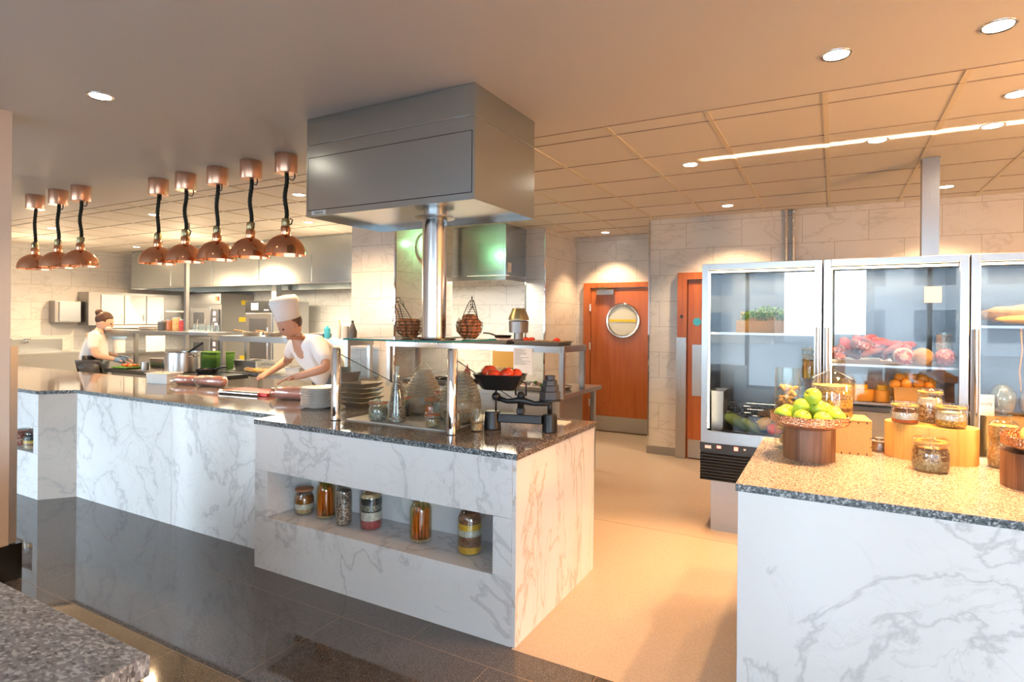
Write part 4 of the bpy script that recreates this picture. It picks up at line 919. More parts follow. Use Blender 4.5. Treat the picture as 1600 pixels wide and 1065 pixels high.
tub('steel_box', 'narrow tall steel box at the left wall inside the left fridge', 'box', (-.77, IY+.02, .701), .09, .20, .34, 'steel_dull')
# middle fridge meats
tub('meat_tray', 'long steel tray of cured meats on the upper shelf of the middle fridge', 'tray', (.28, IY+.04, 1.283), .60, .30, .03, 'steelX')
for i in range(26):
    x = .02+.018*i; z = 1.322 + .028*(i % 4) + .05*math.exp(-((i-10)/6)**2); y = IY-.08+.07*(i % 3)
    p_, r_ = cuke(random.uniform(.12, .19), random.uniform(.018, .030)); o = veg('cured_sausage', 'dark red cured sausage heaped on the steel tray in the middle fridge', 'sausage', (x, y, z), p_, r_, ('salami', 'ham', 'salami', 'tomato')[i % 4] if i % 8 else 'ham', (random.uniform(-.3, .3), random.uniform(-.5, .5), random.uniform(-1.5, 1.5)), 'heaped cured sausages')
for i, (x, m_, s_) in enumerate(((.40, 'mould', 'grey floured ham end on the right of the meat shelf'), (.51, 'bread', 'round floured loaf between the two ham ends'), (.63, 'ham', 'round tied ham showing its red cut face, rightmost on the meat shelf'))):
    t = T('floured_loaf' if m_ == 'bread' else 'tied_ham', s_, 'bread' if m_ == 'bread' else 'meat', (x, IY-.09, 1.345)); bm = B(); sph(bm, (0, 0, 0), (.062, .08, .058), 18, noise=.001); new('rind', bm, M[m_], t, smooth=True)
    bm = B(); lathe(bm, [(0, -.075), (.040, -.07), (.048, -.055), (.03, -.05)], seg=24, M=Matrix.Rotation(-PI/2, 4, 'X') @ Matrix.Translation((0, 0, 0)));  new('cut_face', bm, M['ham' if m_ != 'bread' else 'bread'], t, smooth=True)
jar('glass_jar', 'tall glass jar of orange peel at the right wall of the middle fridge', 'jar', (.645, IY+.08, 1.283), [(.045, 0), (.05, .005), (.05, .22)], [(.9, 'g_lentil')], None)
tub('wooden_box', 'small slatted wooden box heaped with oranges in the middle fridge', 'box', (.45, IY-.02, 1.028), .20, .16, .115, 'crate')
for i, (dx, dy, dz) in enumerate(((-.09, -.05, .13), (-.03, -.06, .135), (.04, -.05, .135), (.10, -.04, .12), (-.06, .0, .165), (.0, .0, .175), (.07, .01, .165), (.11, .03, .14), (-.03, .05, .17), (.04, .05, .17))):
    fruit('orange', 'round orange heaped on the slatted box in the middle fridge', 'orange', (.45+dx, IY-.02+dy, 1.03+dz), .033, 'orange', .95, 'oranges in the middle fridge', (i, 0, 0), .06, False)
for i, (x, w_, s_) in enumerate(((.13, .26, 'wide clear plastic box holding an orange cheese wheel'), (.29, .10, 'narrow clear plastic box with a piece of orange cheese'))):
    t = T('plastic_box', s_, 'box', (x, IY-.02, 1.028)); bm = B(); box(bm, -w_/2, w_/2, -.08, .08, 0, .19); new('box_shell', bm, M['acrylic'], t, bevel=.006)
    t = T('cheese_wheel', 'orange cheese wheel inside the %s clear plastic box' % ('wide', 'narrow')[i], 'cheese', (x, IY-.02, 1.031)); bm = B(); lathe(bm, [(0, 0), (w_*.42, 0), (w_*.44, .01), (w_*.44, .07), (w_*.42, .078), (0, .078)], seg=36, sy=.6 if i == 0 else 1.0); new('rind', bm, M['cheese'], t, smooth='auto')
    bm = B(); lathe(bm, [(0, .079), (w_*.30, .079), (w_*.30, .11), (0, .112)], seg=36, sy=.6 if i == 0 else 1.0); new('top_piece', bm, M['lemon'], t, smooth='auto')
tub('plastic_tub', 'large grey translucent plastic tub in the middle fridge behind the crate', 'tub', (.22, IY-.02, .80), .40, .28, .17, 'grey', 0, None, 'g_brown')
tub('plastic_crate', 'low flat tray under the grey tub in the middle fridge', 'tray', (.30, IY, .701), .62, .34, .05, 'steel_dull')
for i, (x, s_) in enumerate(((.14, 'red vacuum-packed meat on the bottom tray, left piece'), (.30, 'pale vacuum-packed meat on the bottom tray, right piece'))):
    t = T('packed_meat', s_, 'meat', (x, IY-.10, .75)); bm = B(); sph(bm, (0, 0, .012), (.075, .05, .026), 14, noise=.002); new('meat', bm, M['ham' if i == 0 else 'mince'], t, smooth=True)
bm = B(); box(bm, -.045, .045, 0, .001, -.05, .05); nt = tag(new('paper_note', bm, M['paper'], loc=(.545, FY+.008, 1.745)), 'small blank paper note stuck inside the middle fridge door glass', 'note')
# right fridge
bm = B(); sph(bm, (0, 0, .05), (.30, .08, .06), 24, noise=.008); tag(new('rustic_loaf', bm, M['bread'], smooth=True, loc=(1.12, IY+.12, 1.575)), 'long rustic loaf on the top shelf of the right fridge', 'bread')
bm = B(); sph(bm, (0, 0, .03), (.22, .06, .03), 20, noise=.003); tag(new('yellow_cheese', bm, M['mango'], smooth=True, loc=(1.10, IY-.04, 1.562)), 'flat yellow cheese slab in front of the rustic loaf, right fridge', 'cheese')
for i, x in enumerate((.93, 1.08)):
    t = T('wrapped_ham', 'cling-wrapped ham at the bottom of the right fridge, %s one' % ('left green-flecked', 'right grey'), 'ham', (x, IY-.02, .83)) if False else T('wrapped_ham', 'cling-wrapped ham at the bottom of the right fridge, ' + ('green-flecked left one', 'plain grey right one')[i], 'ham', (x, IY-.02, 1.0))
    bm = B(); sph(bm, (0, 0, .09), (.07, .07, .095), 20, noise=.002); new('ham', bm, plain('flecked_rind', (.22, .28, .22), .5, var=.6, bs=20) if i == 0 else M['mould'], t, smooth=True)
    bm = B(); sph(bm, (0, 0, .09), (.074, .074, .099), 16, noise=.003); new('cling_film', bm, M['wrap'], t, smooth=True)
tag(new('serving_box', BX(-.30, .30, -.15, .15, 0, .29), M['crate'], loc=(1.13, IY-.02, .702), bevel=.004), 'large plain wooden box on the floor of the right fridge', 'box')
sgn = T('small_sign', 'small cream card sign standing left of the wrapped hams', 'sign', (.835, IY-.10, .993)); new('card', BX(-.04, .04, -.002, .002, 0, .13), M['paper'], sgn); text('ously', .03, M['print'], sgn, (0, -.003, .075), (PI/2, 0, 0))
for i, x in enumerate((.98, 1.11, 1.20)):
    bm = B(); tube(bm, [(0, 0, 0), (.006, 0, -.12), (-.006, 0, -.24), (.002, 0, -.36)], .004, 6); tube(bm, [(0, 0, 0), (0, 0, .012)], .006, 6)
    tag(new('hanging_string', bm, M['cork'], smooth=True, loc=(x, IY-.19, 1.535-.012)), 'thin tan string hanging from the right fridge shelf', 'string', 'strings hanging in the right fridge')
# duct and pipes
dk = T('steel_duct', 'square brushed steel duct rising from the fridge top to the ceiling', 'duct', (.605, 5.20, 1.98)); new('duct', BX(-.052, .052, -.05, .05, 0, ZC-1.98), M['steelZ'], dk); new('ceiling_collar', BX(-.056, .056, -.054, .054, ZC-1.99, ZC-1.98), M['steelX'], dk)
for i, x in enumerate((-.45, -.38)):
    pp = T('conduit_pipe', 'thin steel conduit on the tiled wall above the left fridge, %s of the pair' % ('left', 'right')[i], 'pipe', (x, 6.85, 1.0), group='steel conduits'); bm = B(); cyl(bm, 0, 0, 0, ZC-1.0-.002, .016, 14); new('pipe', bm, M['chrome'], pp, smooth='auto'); bm = B(); cyl(bm, 0, 0, ZC-1.03, ZC-1.002, .024, 14); new('ceiling_socket', bm, M['chrome'], pp, smooth='auto')
# added bare area light: stands in for the reflected streak on the ceiling
lamp('AREA', (1.35, FY-.02, 2.05), 10, (1, .72, .42), (PI, 0, 0), shape='RECTANGLE', size=4.4, size_y=.012, spread=math.radians(9))

# ------------------------------------------------------------------ pass table behind the counter (right)
def leg_box(bm, x, y, z0, z1, s=.022): box(bm, x-s, x+s, y-s, y+s, z0, z1)
t = T('steel_table', 'stainless steel pass table with heated gantry shelf behind the marble counter', 'table', (-3.2, 4.9, 0))
new('tabletop', BX(-1.05, 1.05, 0, 1.0, .84, .88), M['steelX'], t, bevel=.003)
new('lower_cabinet', BX(-1.0, .93, .12, .75, .12, .839), M['steel_dull'], t, bevel=.003)
for x in (-.98, .98):
    for y in (.05, .93): bm = B(); leg_box(bm, x, y, 0, .839); new('leg', bm, M['steelZ'], t)
gs = new('gantry_shelf', BX(-1.05, 1.05, 0.0, .55, 1.265, 1.325), M['steelX'], t, bevel=.003)
for x in (-1.02, 1.02):
    for y in (.03, .52): bm = B(); leg_box(bm, x, y, .881, 1.264); new('gantry_post', bm, M['steelZ'], t)
tr = new('ticket_rail', BX(.30, 1.02, -.02, -.001, 1.285, 1.318), M['steelX'], t)
new('ticket_rail', BX(.33, 1.02, -.012, -.001, 1.262, 1.28), M['steelX'], t)
o = T('order_sheet', 'printed white order sheet hanging from the gantry rail', 'paper', (-2.56, 4.876, 1.05)); new('sheet', BX(-.10, .10, -.001, .001, 0, .25), M['paper'], o)
bm = B(); random.seed(3)
for i in range(14): box(bm, -.09, -.09+random.uniform(.06, .17), -.0018, -.0011, .235-i*.011, .238-i*.011)
new('printed_lines', bm, M['print'], o)
tub('food_tray', 'steel tray of red garnish on the right of the gantry shelf', 'tray', (-2.50, 5.18, 1.326), .50, .32, .035, 'steel_dull', 0, None, 'g_muesli')
for i, x in enumerate((-2.66, -2.60, -2.33)): bm = B(); sph(bm, (0, 0, 0), (.035, .035, .02), 12, noise=.002); tag(new('red_garnish', bm, M['tomato'], smooth=True, loc=(x, 5.13, 1.375)), 'small heap of red garnish on the steel gantry tray', 'garnish', 'red garnish heaps')
tub('food_tray', 'steel tray of minced meat in the middle of the gantry shelf', 'tray', (-3.12, 5.20, 1.326), .62, .34, .04, 'steel_dull', 0, None, 'mince')
tub('food_tray', 'deep steel tray at the left of the gantry shelf behind the glass shelf', 'tray', (-3.85, 5.22, 1.326), .5, .34, .05, 'steelX')
tub('prep_tray', 'long steel tray of sliced onions and greens on the right end of the pass table', 'tray', (-2.62, 5.20, .881), .72, .36, .04, 'steelX', 0, None, 'g_white')
for i in range(16): bm = B(); sph(bm, (0, 0, 0), random.uniform(.02, .035), 8, noise=.006); tag(new('salad_piece', bm, M[('leaf', 'mould', 'mince', 'g_white')[i % 4]], smooth=True, loc=(-2.86+.032*i, 5.12+.06*(i % 3), .925)), 'piece of chopped salad on the steel prep tray', 'salad', 'chopped salad on the prep tray')
tub('prep_tray', 'dark steel tray with utensils at the left of the pass table', 'tray', (-3.75, 5.2, .881), .70, .40, .04, 'darkgrey', .1)
tub('prep_tray', 'pale steel tray in the middle of the pass table', 'tray', (-3.20, 5.45, .881), .38, .30, .05, 'steelX')
for i in range(5): bm = B(); tube(bm, [(-.14, 0, 0), (0, .01, .012), (.12, 0, 0)], [.005, .006, .016], 6); tag(new('serving_spoon', bm, M['chrome'], smooth=True, loc=(-3.95+.1*i, 5.1+.03*i, .935)), 'steel serving spoon lying across the dark tray', 'spoon', 'spoons on the dark tray').rotation_euler[2] = i*.5
sb = T('sauce_bottle', 'red squeezy sauce bottle on the pass table', 'bottle', (-3.36, 5.15, .881)); bm = B(); lathe(bm, [(0, 0), (.035, 0), (.036, .14), (.02, .17), (0, .17)], seg=18); new('bottle_body', bm, M['red'], sb, smooth='auto'); bm = B(); cyl(bm, 0, 0, .17, .22, .012, 10, .003); new('nozzle', bm, M['red'], sb)
bl = T('cone_lamp', 'brass cone-shaped lamp on a steel drum at the back of the gantry', 'lamp', (-2.90, 5.42, 1.326)); bm = B(); lathe(bm, [(0, .0), (.05, .0), (.05, .10), (.10, .105), (.105, .22), (.08, .23), (0, .23)], seg=28); new('drum', bm, M['steel_dull'], bl, smooth='auto'); bm = B(); lathe(bm, [(0, .23), (.108, .235), (.108, .255), (.065, .36), (0, .36)], seg=28); new('cone', bm, M['brass'], bl, smooth='auto')
fp = T('frying_pan', 'small black frying pan standing on the trays of the gantry', 'pan', (-3.05, 5.35, 1.372)); bm = B(); lathe(bm, [(0, 0), (.08, 0), (.095, .03), (.092, .03), (.078, .004), (0, .004)], seg=24); new('pan', bm, M['iron'], fp, smooth='auto'); bm = B(); tube(bm, [(-.09, 0, .025), (-.16, 0, .045), (-.24, 0, .05)], .009, 8); new('handle', bm, M['iron'], fp)
# back range with gold panel, second hood
rg_ = T('griddle_range', 'steel range with a gold front panel and dial against the white tiles', 'range', (-3.95, 6.9, 0)); new('body', BX(-.33, .36, 0, 1.05, 0, .86), M['steel_dull'], rg_); new('gold_splashback', BX(-.32, .36, .30, .33, .89, 1.20), M['gold'], rg_); bm = B(); cyl(bm, 0, 0, 0, .02, .035, 20, M=Matrix.Translation((.12, .30, 1.10)) @ Matrix.Rotation(PI/2, 4, 'X')); new('dial', bm, M['chrome'], rg_, smooth='auto')
new('griddle_top', BX(-.33, .36, 0, 1.05, .862, .885), M['steelX'], rg_)
stp = T('stock_pot', 'tall dull steel stock pot left of the gold panel', 'pot', (-4.13, 7.42, .886)); bm = B(); lathe(bm, [(0, 0), (.12, 0), (.125, .01), (.125, .36), (.13, .365), (.12, .365), (.118, .01), (0, .01)], seg=32); new('pot_body', bm, M['brass'], stp, smooth='auto')
h2 = T('extractor_hood', 'smaller steel hood over the range beyond the pole', 'extractor hood', (-4.0, 6.32, 2.12))
bm = B(); box(bm, -.42, .43, 0, .68, 0, ZC-2.12); bmesh.ops.delete(bm, geom=[f for f in bm.faces if abs(f.calc_center_median().z) < .001], context='FACES'); new('casing', bm, M['hood'], h2)
new('bottom_rail', BX(-.42, .43, .0, .02, -.06, -.001), M['steelX'], h2); new('perforated_panel', BX(.02, .40, -.004, -.001, .05, .42), M['steelX'], h2)
new('bottom_rail', BX(.41, .43, .021, .68, -.06, -.001), M['steelX'], h2); new('notice', BX(.431, .433, .05, .14, .04, .16), M['paper'], h2); new('hood_lamp', BX(-.3, .3, .25, .33, .02, .04), M['hot'], h2)
lamp('AREA', (-3.95, 6.65, 2.08), 28, (1, .86, .64), shape='RECTANGLE', size=.7, size_y=.35)
for i, (y, s_) in enumerate(((5.50, 'left'), (5.68, 'right'))):
    k = T('wall_socket', 'brown wall socket below the wall clock, %s of the pair' % s_, 'socket', (-4.297, y, 1.28), group='wall sockets'); new('plate', BX(0, .008, -.045, .045, -.045, .045), M['cork'], k); new('socket_face', BX(.008, .012, -.025, .025, -.025, .025), M['black'], k)
ck = T('wall_clock', 'round white wall clock mostly hidden behind the steel pole', 'clock', (-4.296, 5.62, 2.41)); MR = Matrix.Rotation(PI/2, 4, 'Y')
bm = B(); lathe(bm, [(0, 0), (.16, 0), (.165, .03), (.15, .04), (.148, .025), (0, .022)], seg=40, M=MR); new('clock_case', bm, M['white'], ck, smooth='auto'); bm = B(); box(bm, .026, .028, -.005, .005, 0, .11); box(bm, .026, .028, 0, .08, -.004, .004); new('clock_hands', bm, M['black'], ck)
ex = T('exit_sign', 'green lit sign box on the tiled wall near the clock', 'sign', (-3.8, 6.17, 2.50)) if False else None
lamp('POINT', (-4.10, 5.52, 2.46), 4.5, (.30, 1.0, .42), shadow_soft_size=.04)
eg = T('exit_sign', 'small green lit running-man sign hanging near the clock', 'sign', (-4.135, 5.62, 2.40)); new('sign_box', BX(-.05, .05, -.012, .012, 0, .10), glow('green_sign', (.1, .8, .25), 1.6), eg); new('hanger', BX(-.004, .004, -.004, .004, .101, ZC-2.40), M['chrome'], eg)

# ------------------------------------------------------------------ kitchen behind the chef
t = T('steel_table', 'steel prep table with a grey gantry shelf behind the chef', 'table', (-5.65, 4.62, 0))
new('tabletop', BX(-1.15, 1.10, 0, .7, .86, .90), M['steelX'], t, bevel=.003)
new('gantry_shelf', BX(-1.05, 1.12, .0, .40, 1.27, 1.34), M['steelX'], t, bevel=.003)
for x in (-1.0, 1.09):
    bm = B(); leg_box(bm, x, .03, .901, 1.269); new('gantry_post', bm, M['steelZ'], t); bm = B(); leg_box(bm, x, .37, .901, 1.269); new('gantry_post', bm, M['steelZ'], t)
for x in (-1.1, 1.05):
    for y in (.05, .65): bm = B(); leg_box(bm, x, y, 0, .859); new('leg', bm, M['steelZ'], t)
def bottle(label, loc, r, h, mat, cap='white', shape=0):
    t = T('bottle', label, 'bottle', loc, group='bottles on the gantry behind the chef'); bm = B(); lathe(bm, [(0, 0), (r, 0), (r, h*.7), (r*.4, h*.85), (r*.4, h*.9), (0, h*.9)] if not shape else [(0, 0), (r, 0), (r*1.05, h*.4), (r*.5, h*.75), (r*.3, h*.85), (0, h*.85)], seg=18); new('bottle_body', bm, M[mat], t, smooth='auto'); bm = B(); cyl(bm, 0, 0, h*.86, h, r*.35, 12, r*.3); new('cap', bm, M[cap], t); return t
bottle('light blue bottle on the shelf right of the chef', (-4.98, 4.76, 1.341), .035, .15, 'blue'); 
bottle('white beaker with a yellow sponge top on the shelf', (-4.82, 4.78, 1.341), .022, .2, 'white', 'yellow'); bottle('dark spray bottle beside the tiled column', (-4.60, 4.76, 1.341), .045, .20, 'darkgrey', 'black', 1)
bottle('yellow sauce bottle on the table below the gantry', (-4.78, 4.75, .901), .03, .2, 'yellow', 'white'); bottle('white sauce bottle left of the yellow one', (-4.86, 4.75, .901), .03, .2, 'white', 'white')
cst = None
for i in range(3): bm = B(); lathe(bm, [(0, 0), (.036, 0), (.04, .045), (.037, .045), (.034, .004), (0, .004)], seg=20); tag(new('beaker', bm, M['white'], smooth='auto', loc=(-4.71, 4.77, 1.341+i*.046)), 'stacked white pot on the shelf beside the spray bottle, ' + ('bottom', 'middle', 'top')[i], 'pot', 'white pots')
tub('plastic_tub', 'white lidded tub on the shelf just right of the chef', 'tub', (-5.12, 4.80, 1.341), .2, .14, .05, 'white')
for i in range(2):
    o = T('frying_pan', ('shallow bright steel pan', 'dull steel pan')[i] + ' with a brown handle on the left end of the gantry shelf', 'pan', (-6.30+i*.40, 4.80, 1.341)); bm = B(); lathe(bm, [(0, 0), (.10, 0), (.12, .045), (.117, .045), (.097, .004), (0, .004)], seg=28); new('pan', bm, M['steel_dull'] if i else M['steelX'], o, smooth='auto'); bm = B(); tube(bm, [(-.11, 0, .04), (-.18, -.05, .06), (-.24, -.08, .065)], .009, 8); new('handle', bm, M['wicker'], o)
tub('food_pan', 'pale gastronorm pan on the steel table behind the meat rolls', 'pan', (-6.50, 4.98, .901), .42, .28, .12, 'steelX'); tub('plastic_tub', 'clear plastic tub left of the chef', 'tub', (-5.95, 4.85, .901), .34, .24, .13, 'acrylic', 0, None, 'g_white')
tub('plastic_tub', 'white tub of pale dough beside the chef', 'tub', (-5.5, 4.82, .901), .24, .2, .09, 'white', 0, None, 'g_white')
for i in range(5): bm = B(); sph(bm, (0, 0, .03), (.06, .035, .03), 12, noise=.001); tag(new('bread_roll', bm, M['cheese' if i == 2 else 'bread'], smooth=True, loc=(-6.25+.085*i, 4.70-.02*(i % 2), .901)), 'golden bread roll on the table behind the meat rolls', 'bread roll', 'bread rolls')
# cooking range with pot
t = T('cooking_range', 'black-fronted cooking range with a big pot between worktop and cook', 'range', (-7.2, 4.12, 0))
bm = B(); prism(bm, [(-1.05, .06), (1.05, .06), (1.05, .46), (.32, .46), (.32, .90), (-1.05, .90)], .1, .84); new('body', bm, M['steel_dull'], t)
bm = B(); prism(bm, [(-1.1, 0), (1.1, 0), (1.1, .48), (.36, .48), (.36, .95), (-1.1, .95)], .841, .89); new('black_top', bm, M['iron'], t, bevel=.004)
for i in range(2): new('drawer_front', BX(-.95+i*.5, -.5+i*.5, .03, .059, .62, .78), M['steelX'], t); 
bm = B()
for i in range(4): cyl(bm, 0, 0, 0, .03, .022, 12, M=Matrix.Translation((.1+i*.2, .06, .76)) @ Matrix.Rotation(PI/2, 4, 'X'))
new('control_knobs', bm, M['black'], t)
for x in (-1.0, 1.0):
    for y in (.1, .85 if x < 0 else .42): bm = B(); leg_box(bm, x, y, 0, .099); new('leg', bm, M['steelZ'], t)
sh = new('pass_shelf', BX(-1.65, .86, .12, .46, 1.35, 1.385), M['steelX'], t)
bm = B(); leg_box(bm, -1.12, .40, .891, 1.349); new('shelf_post', bm, M['steelZ'], t); bm = B(); leg_box(bm, -.03, .42, .891, 1.349); leg_box(bm, -.03, .42, 1.386, ZC); new('shelf_post', bm, M['steelZ'], t)
pt_ = T('cooking_pot', 'big steel cooking pot with two handles on the black range', 'pot', (-7.0, 4.36, .891)); bm = B(); lathe(bm, [(0, 0), (.19, 0), (.2, .012), (.2, .24), (.207, .245), (.197, .245), (.193, .012), (0, .01)], seg=40); new('pot_body', bm, M['steelZ'], pt_, smooth='auto')
for s_ in (-1, 1): bm = B(); tube(bm, [(s_*.2, -.05, .2), (s_*.25, -.04, .205), (s_*.25, .04, .205), (s_*.2, .05, .2)], .009, 8); new('handle', bm, M['chrome'], pt_, smooth='auto')
bm = B(); tube(bm, [(0, 0, .05), (.10, 0, .24), (.30, .05, .36)], [.012, .012, .016], 8); new('ladle', bm, M['black'], pt_)
tag(pt_, pt_['label'], 'pot')
pn = T('saute_pan', 'black pan with a long handle right of the big pot', 'pan', (-6.52, 4.36, .891)); bm = B(); lathe(bm, [(0, 0), (.11, 0), (.13, .06), (.127, .06), (.107, .004), (0, .004)], seg=28); new('pan', bm, M['iron'], pn, smooth='auto'); bm = B(); tube(bm, [(.12, 0, .05), (.24, 0, .09), (.36, 0, .1)], .012, 8); new('handle', bm, M['iron'], pn)
tub('chopping_board', 'green chopping board with carrots in front of the woman cook', 'board', (-8.05, 4.30, .891), .34, .28, .02, 'leaf')
for i in range(8): bm = B(); sph(bm, (0, 0, .018), (.04, .022, .018), 10, noise=.001); tag(new('carrot_piece', bm, M['carrot' if i % 2 else 'tomato'], smooth=True, loc=(-8.12+.05*(i % 4), 4.26+.07*(i//4), .912)), 'chopped orange carrot piece on the green board', 'carrot', 'carrot pieces on the green board').rotation_euler[2] = i
tub('food_pan', 'steel food pan right behind the chopped carrots', 'pan', (-7.85, 4.62, .891), .30, .2, .12, 'steelX'); tub('plastic_tub', 'clear plastic tub with utensils right of the steel food pan', 'tub', (-7.53, 4.62, .891), .30, .22, .12, 'white')
cn = T('steel_can', 'small steel can at the front edge of the range', 'can', (-7.62, 4.25, .891)); bm = B(); lathe(bm, [(0, 0), (.045, 0), (.045, .10), (.042, .1), (.04, .004), (0, .004)], seg=20); new('can_body', bm, M['steelX'], cn, smooth='auto')
tub('plastic_crate', 'green plastic crate of leaves on the steel behind the big pot', 'crate', (-7.10, 4.86, .891), .42, .26, .22, 'leaf', 0, None, 'leaf')
for i, (x, r_2, h_, m_, s_) in enumerate(((-7.75, .062, .11, 'darkgrey', 'dark stacked bowls'), (-7.60, .045, .13, 'g_amber', 'amber glass jar'), (-7.45, .05, .16, 'g_oat', 'tan glass jar, tallest'), (-7.32, .045, .13, 'g_red', 'red-topped glass jar'))):
    k = T('kitchen_jar', s_ + ' on the pass shelf above the range', 'jar', (x, 4.55, 1.386), group='jars on the pass shelf'); bm = B(); lathe(bm, [(0, 0), (r_2, 0), (r_2, h_), (0, h_)], seg=20); new('jar_body', bm, M[m_], k, smooth='auto', bevel=.004); bm = B(); cyl(bm, 0, 0, h_+.001, h_+.018, r_2*.9, 20); new('lid', bm, M['steel_dull'], k, smooth='auto')
for i in range(5): bm = B(); lathe(bm, [(0, 0), (.11, 0), (.14, .012), (.138, .014), (.1, .004), (0, .004)], seg=28); tag(new('serving_plate', bm, M['plate'], smooth='auto', loc=(-8.05, 4.55, 1.386+i*.009)), 'white plate in the low stack on the pass shelf, ' + ('bottom', 'second', 'middle', 'fourth', 'top')[i], 'plate', 'plates on the pass shelf')
for i in range(6): 
    k = T('glass_tumbler', 'small clear glass on the pass shelf in front of the ovens', 'glass', (-6.98+.075*i, 4.50+.03*(i % 2), 1.386), group='glasses on the pass shelf'); bm = B(); lathe(bm, [(0, 0), (.03, 0), (.034, .08), (.032, .08), (.028, .004), (0, .004)], seg=16); new('glass_body', bm, M['jar'], k, smooth='auto')
    if i % 2 == 0: bm = B(); tube(bm, [(0, 0, .01), (.05, 0, .15)], .005, 6); new('whisk_handle', bm, M['white'], k)
# big hood over the kitchen line
hh = T('extractor_hood', 'very long steel hood with filter panels across the back kitchen', 'extractor hood', (-11.36, 6.08, 2.07))
bm = B(); box(bm, 0, 5.9, 0, 1.3, 0, ZC-2.07); bmesh.ops.delete(bm, geom=[f for f in bm.faces if abs(f.calc_center_median().z) < .001], context='FACES'); new('casing', bm, M['hood'], hh)
for i in range(5): new('filter_panel', BX(.12+i*1.15, 1.22+i*1.15, -.006, -.001, .03, .42), M['hood'], hh, bevel=.001)
new('lower_lip', BX(0, 5.9, -.012, -.001, 0, .02), M['steelX'], hh)
for i in range(5): new('hood_lamp', BX(.3+i*1.15, 1.1+i*1.15, .35, .42, .05, .07), M['hot'], hh)
for i in range(3): lamp('AREA', (-10.4+i*2.0, 6.75, 2.04), 65, (1, .84, .60), shape='RECTANGLE', size=1.6, size_y=.6)
# deck ovens, combi oven
ov = T('deck_oven', 'tall stack of three steel deck ovens with red displays', 'oven', (-11.47, 7.25, 0)); new('body', BX(0, 1.02, .02, .74, 0, 2.03), M['steel_dull'], ov)
new('top_fascia', BX(0, 1.02, .0, .019, 1.82, 2.03), M['steel_dull'], ov); new('emergency_switch', BX(.88, .96, -.02, -.001, 1.89, 1.97), M['seal'], ov)
for i in range(3):
    z = 1.22 - i*.60+.02
    if z < 0: z = .03
    o = new('oven_door', BX(.06, .72, -.02, .019, z, z+.52), M['steelX'], ov, bevel=.008); new('oven_window', BX(.2, .52, -.025, -.0205, z+.2, z+.42), M['darkgrey'], o); bm = B(); tube(bm, [(.1, -.05, z+.06), (.68, -.05, z+.06)], .012, 8); tube(bm, [(.1, -.05, z+.06), (.1, -.02, z+.06)], .01, 6); tube(bm, [(.68, -.05, z+.06), (.68, -.02, z+.06)], .01, 6); new('handle', bm, M['chrome'], o)
    o = new('control_panel', BX(.78, .96, -.005, .019, z+.02, z+.48), M['darkgrey'], ov); bm = B(); box(bm, .80, .87, -.008, -.0055, z+.36, z+.44); box(bm, .80, .87, -.008, -.0055, z+.25, z+.31); box(bm, .84, .93, -.008, -.0055, z+.17, z+.21); new('red_display', bm, M['redled'], o)
for i, (y, z) in enumerate(((.55, 1.86), (.50, 1.52), (.52, .75))): new('warning_label', BX(1.021, 1.024, y-.1, y+.05, z-.04, z+.05), M['yellow'], ov)
co = T('combi_oven', 'tall narrow combi oven with a glass door and touch screen', 'oven', (-9.25, 6.9, 0)); new('body', BX(0, .72, .02, .8, .55, 1.86), M['steelX'], co, bevel=.004)
new('stand', BX(.05, .67, .08, .75, 0, .549), M['steel_dull'], co)
o = new('control_panel', BX(0, .72, .0, .019, 1.66, 1.86), M['black'], co); new('screen', BX(.16, .34, -.004, -.001, 1.70, 1.82), glow('screen_white', (.7, .85, 1), 1.0), o); new('bright_label', BX(.5, .62, -.004, -.001, 1.69, 1.71), M['paper'], o)
o = new('oven_door', BX(.02, .70, -.01, .019, .6, 1.64), M['steelX'], co, bevel=.004); new('door_window', BX(.12, .58, -.014, -.0105, .75, 1.55), M['darkgrey'], o); bm = B(); tube(bm, [(.65, -.05, .8), (.65, -.05, 1.4)], .012, 8); new('handle', bm, M['chrome'], o)
fl = T('flue_duct', 'square steel flue above the combi oven', 'duct', (-8.8, 7.2, 1.862)); new('duct', BX(-.06, .06, -.06, .06, 0, .6), M['steelZ'], fl)
# wall units on the left kitchen wall
cu = T('wall_cupboard', 'cream-fronted steel wall cupboards on the left kitchen wall', 'cupboard', (-11.99, 5.5, 1.40)); new('carcass', BX(0, .37, 0, 1.75, 0, .60), M['steel_dull'], cu)
for y0, y1 in ((.20, .58), (.60, .98), (1.0, 1.32)):
    o = new('cupboard_door', BX(.371, .39, y0, y1, .02, .56), M['white'], cu, bevel=.004); bm = B(); tube(bm, [(.39, y1-.05, .08), (.41, y1-.05, .10), (.41, y1-.05, .18), (.39, y1-.05, .20)], .006, 6); new('door_handle', bm, M['chrome'], o)
new('open_shelf', BX(.371, .385, 1.36, 1.74, .26, .29), M['white'], cu); new('light_pelmet', BX(.30, .385, .2, 1.75, -.05, -.001), M['white'], cu)
dsp = T('towel_dispenser', 'grey steel towel dispenser on the tiled wall behind the woman cook', 'dispenser', (-11.99, 5.05, 1.45)); new('case', BX(0, .22, 0, .40, 0, .38), M['steel_dull'], dsp, bevel=.01); new('front_cover', BX(.221, .24, .06, .39, .02, .36), M['steelY'], dsp, bevel=.004)
sk = T('kitchen_sink', 'long steel sink unit with two cross-head taps at the far left', 'sink', (-11.99, 3.7, 0)); new('basin_body', BX(0, .62, 0, 1.55, .55, .95), M['steelY'], sk, bevel=.01); new('splashback', BX(0, .03, 0, 1.55, .951, 1.16), M['steelY'], sk)
for y in (.1, 1.4):
    for x in (.06, .55): bm = B(); leg_box(bm, x, y, 0, .549); new('leg', bm, M['steelZ'], sk)
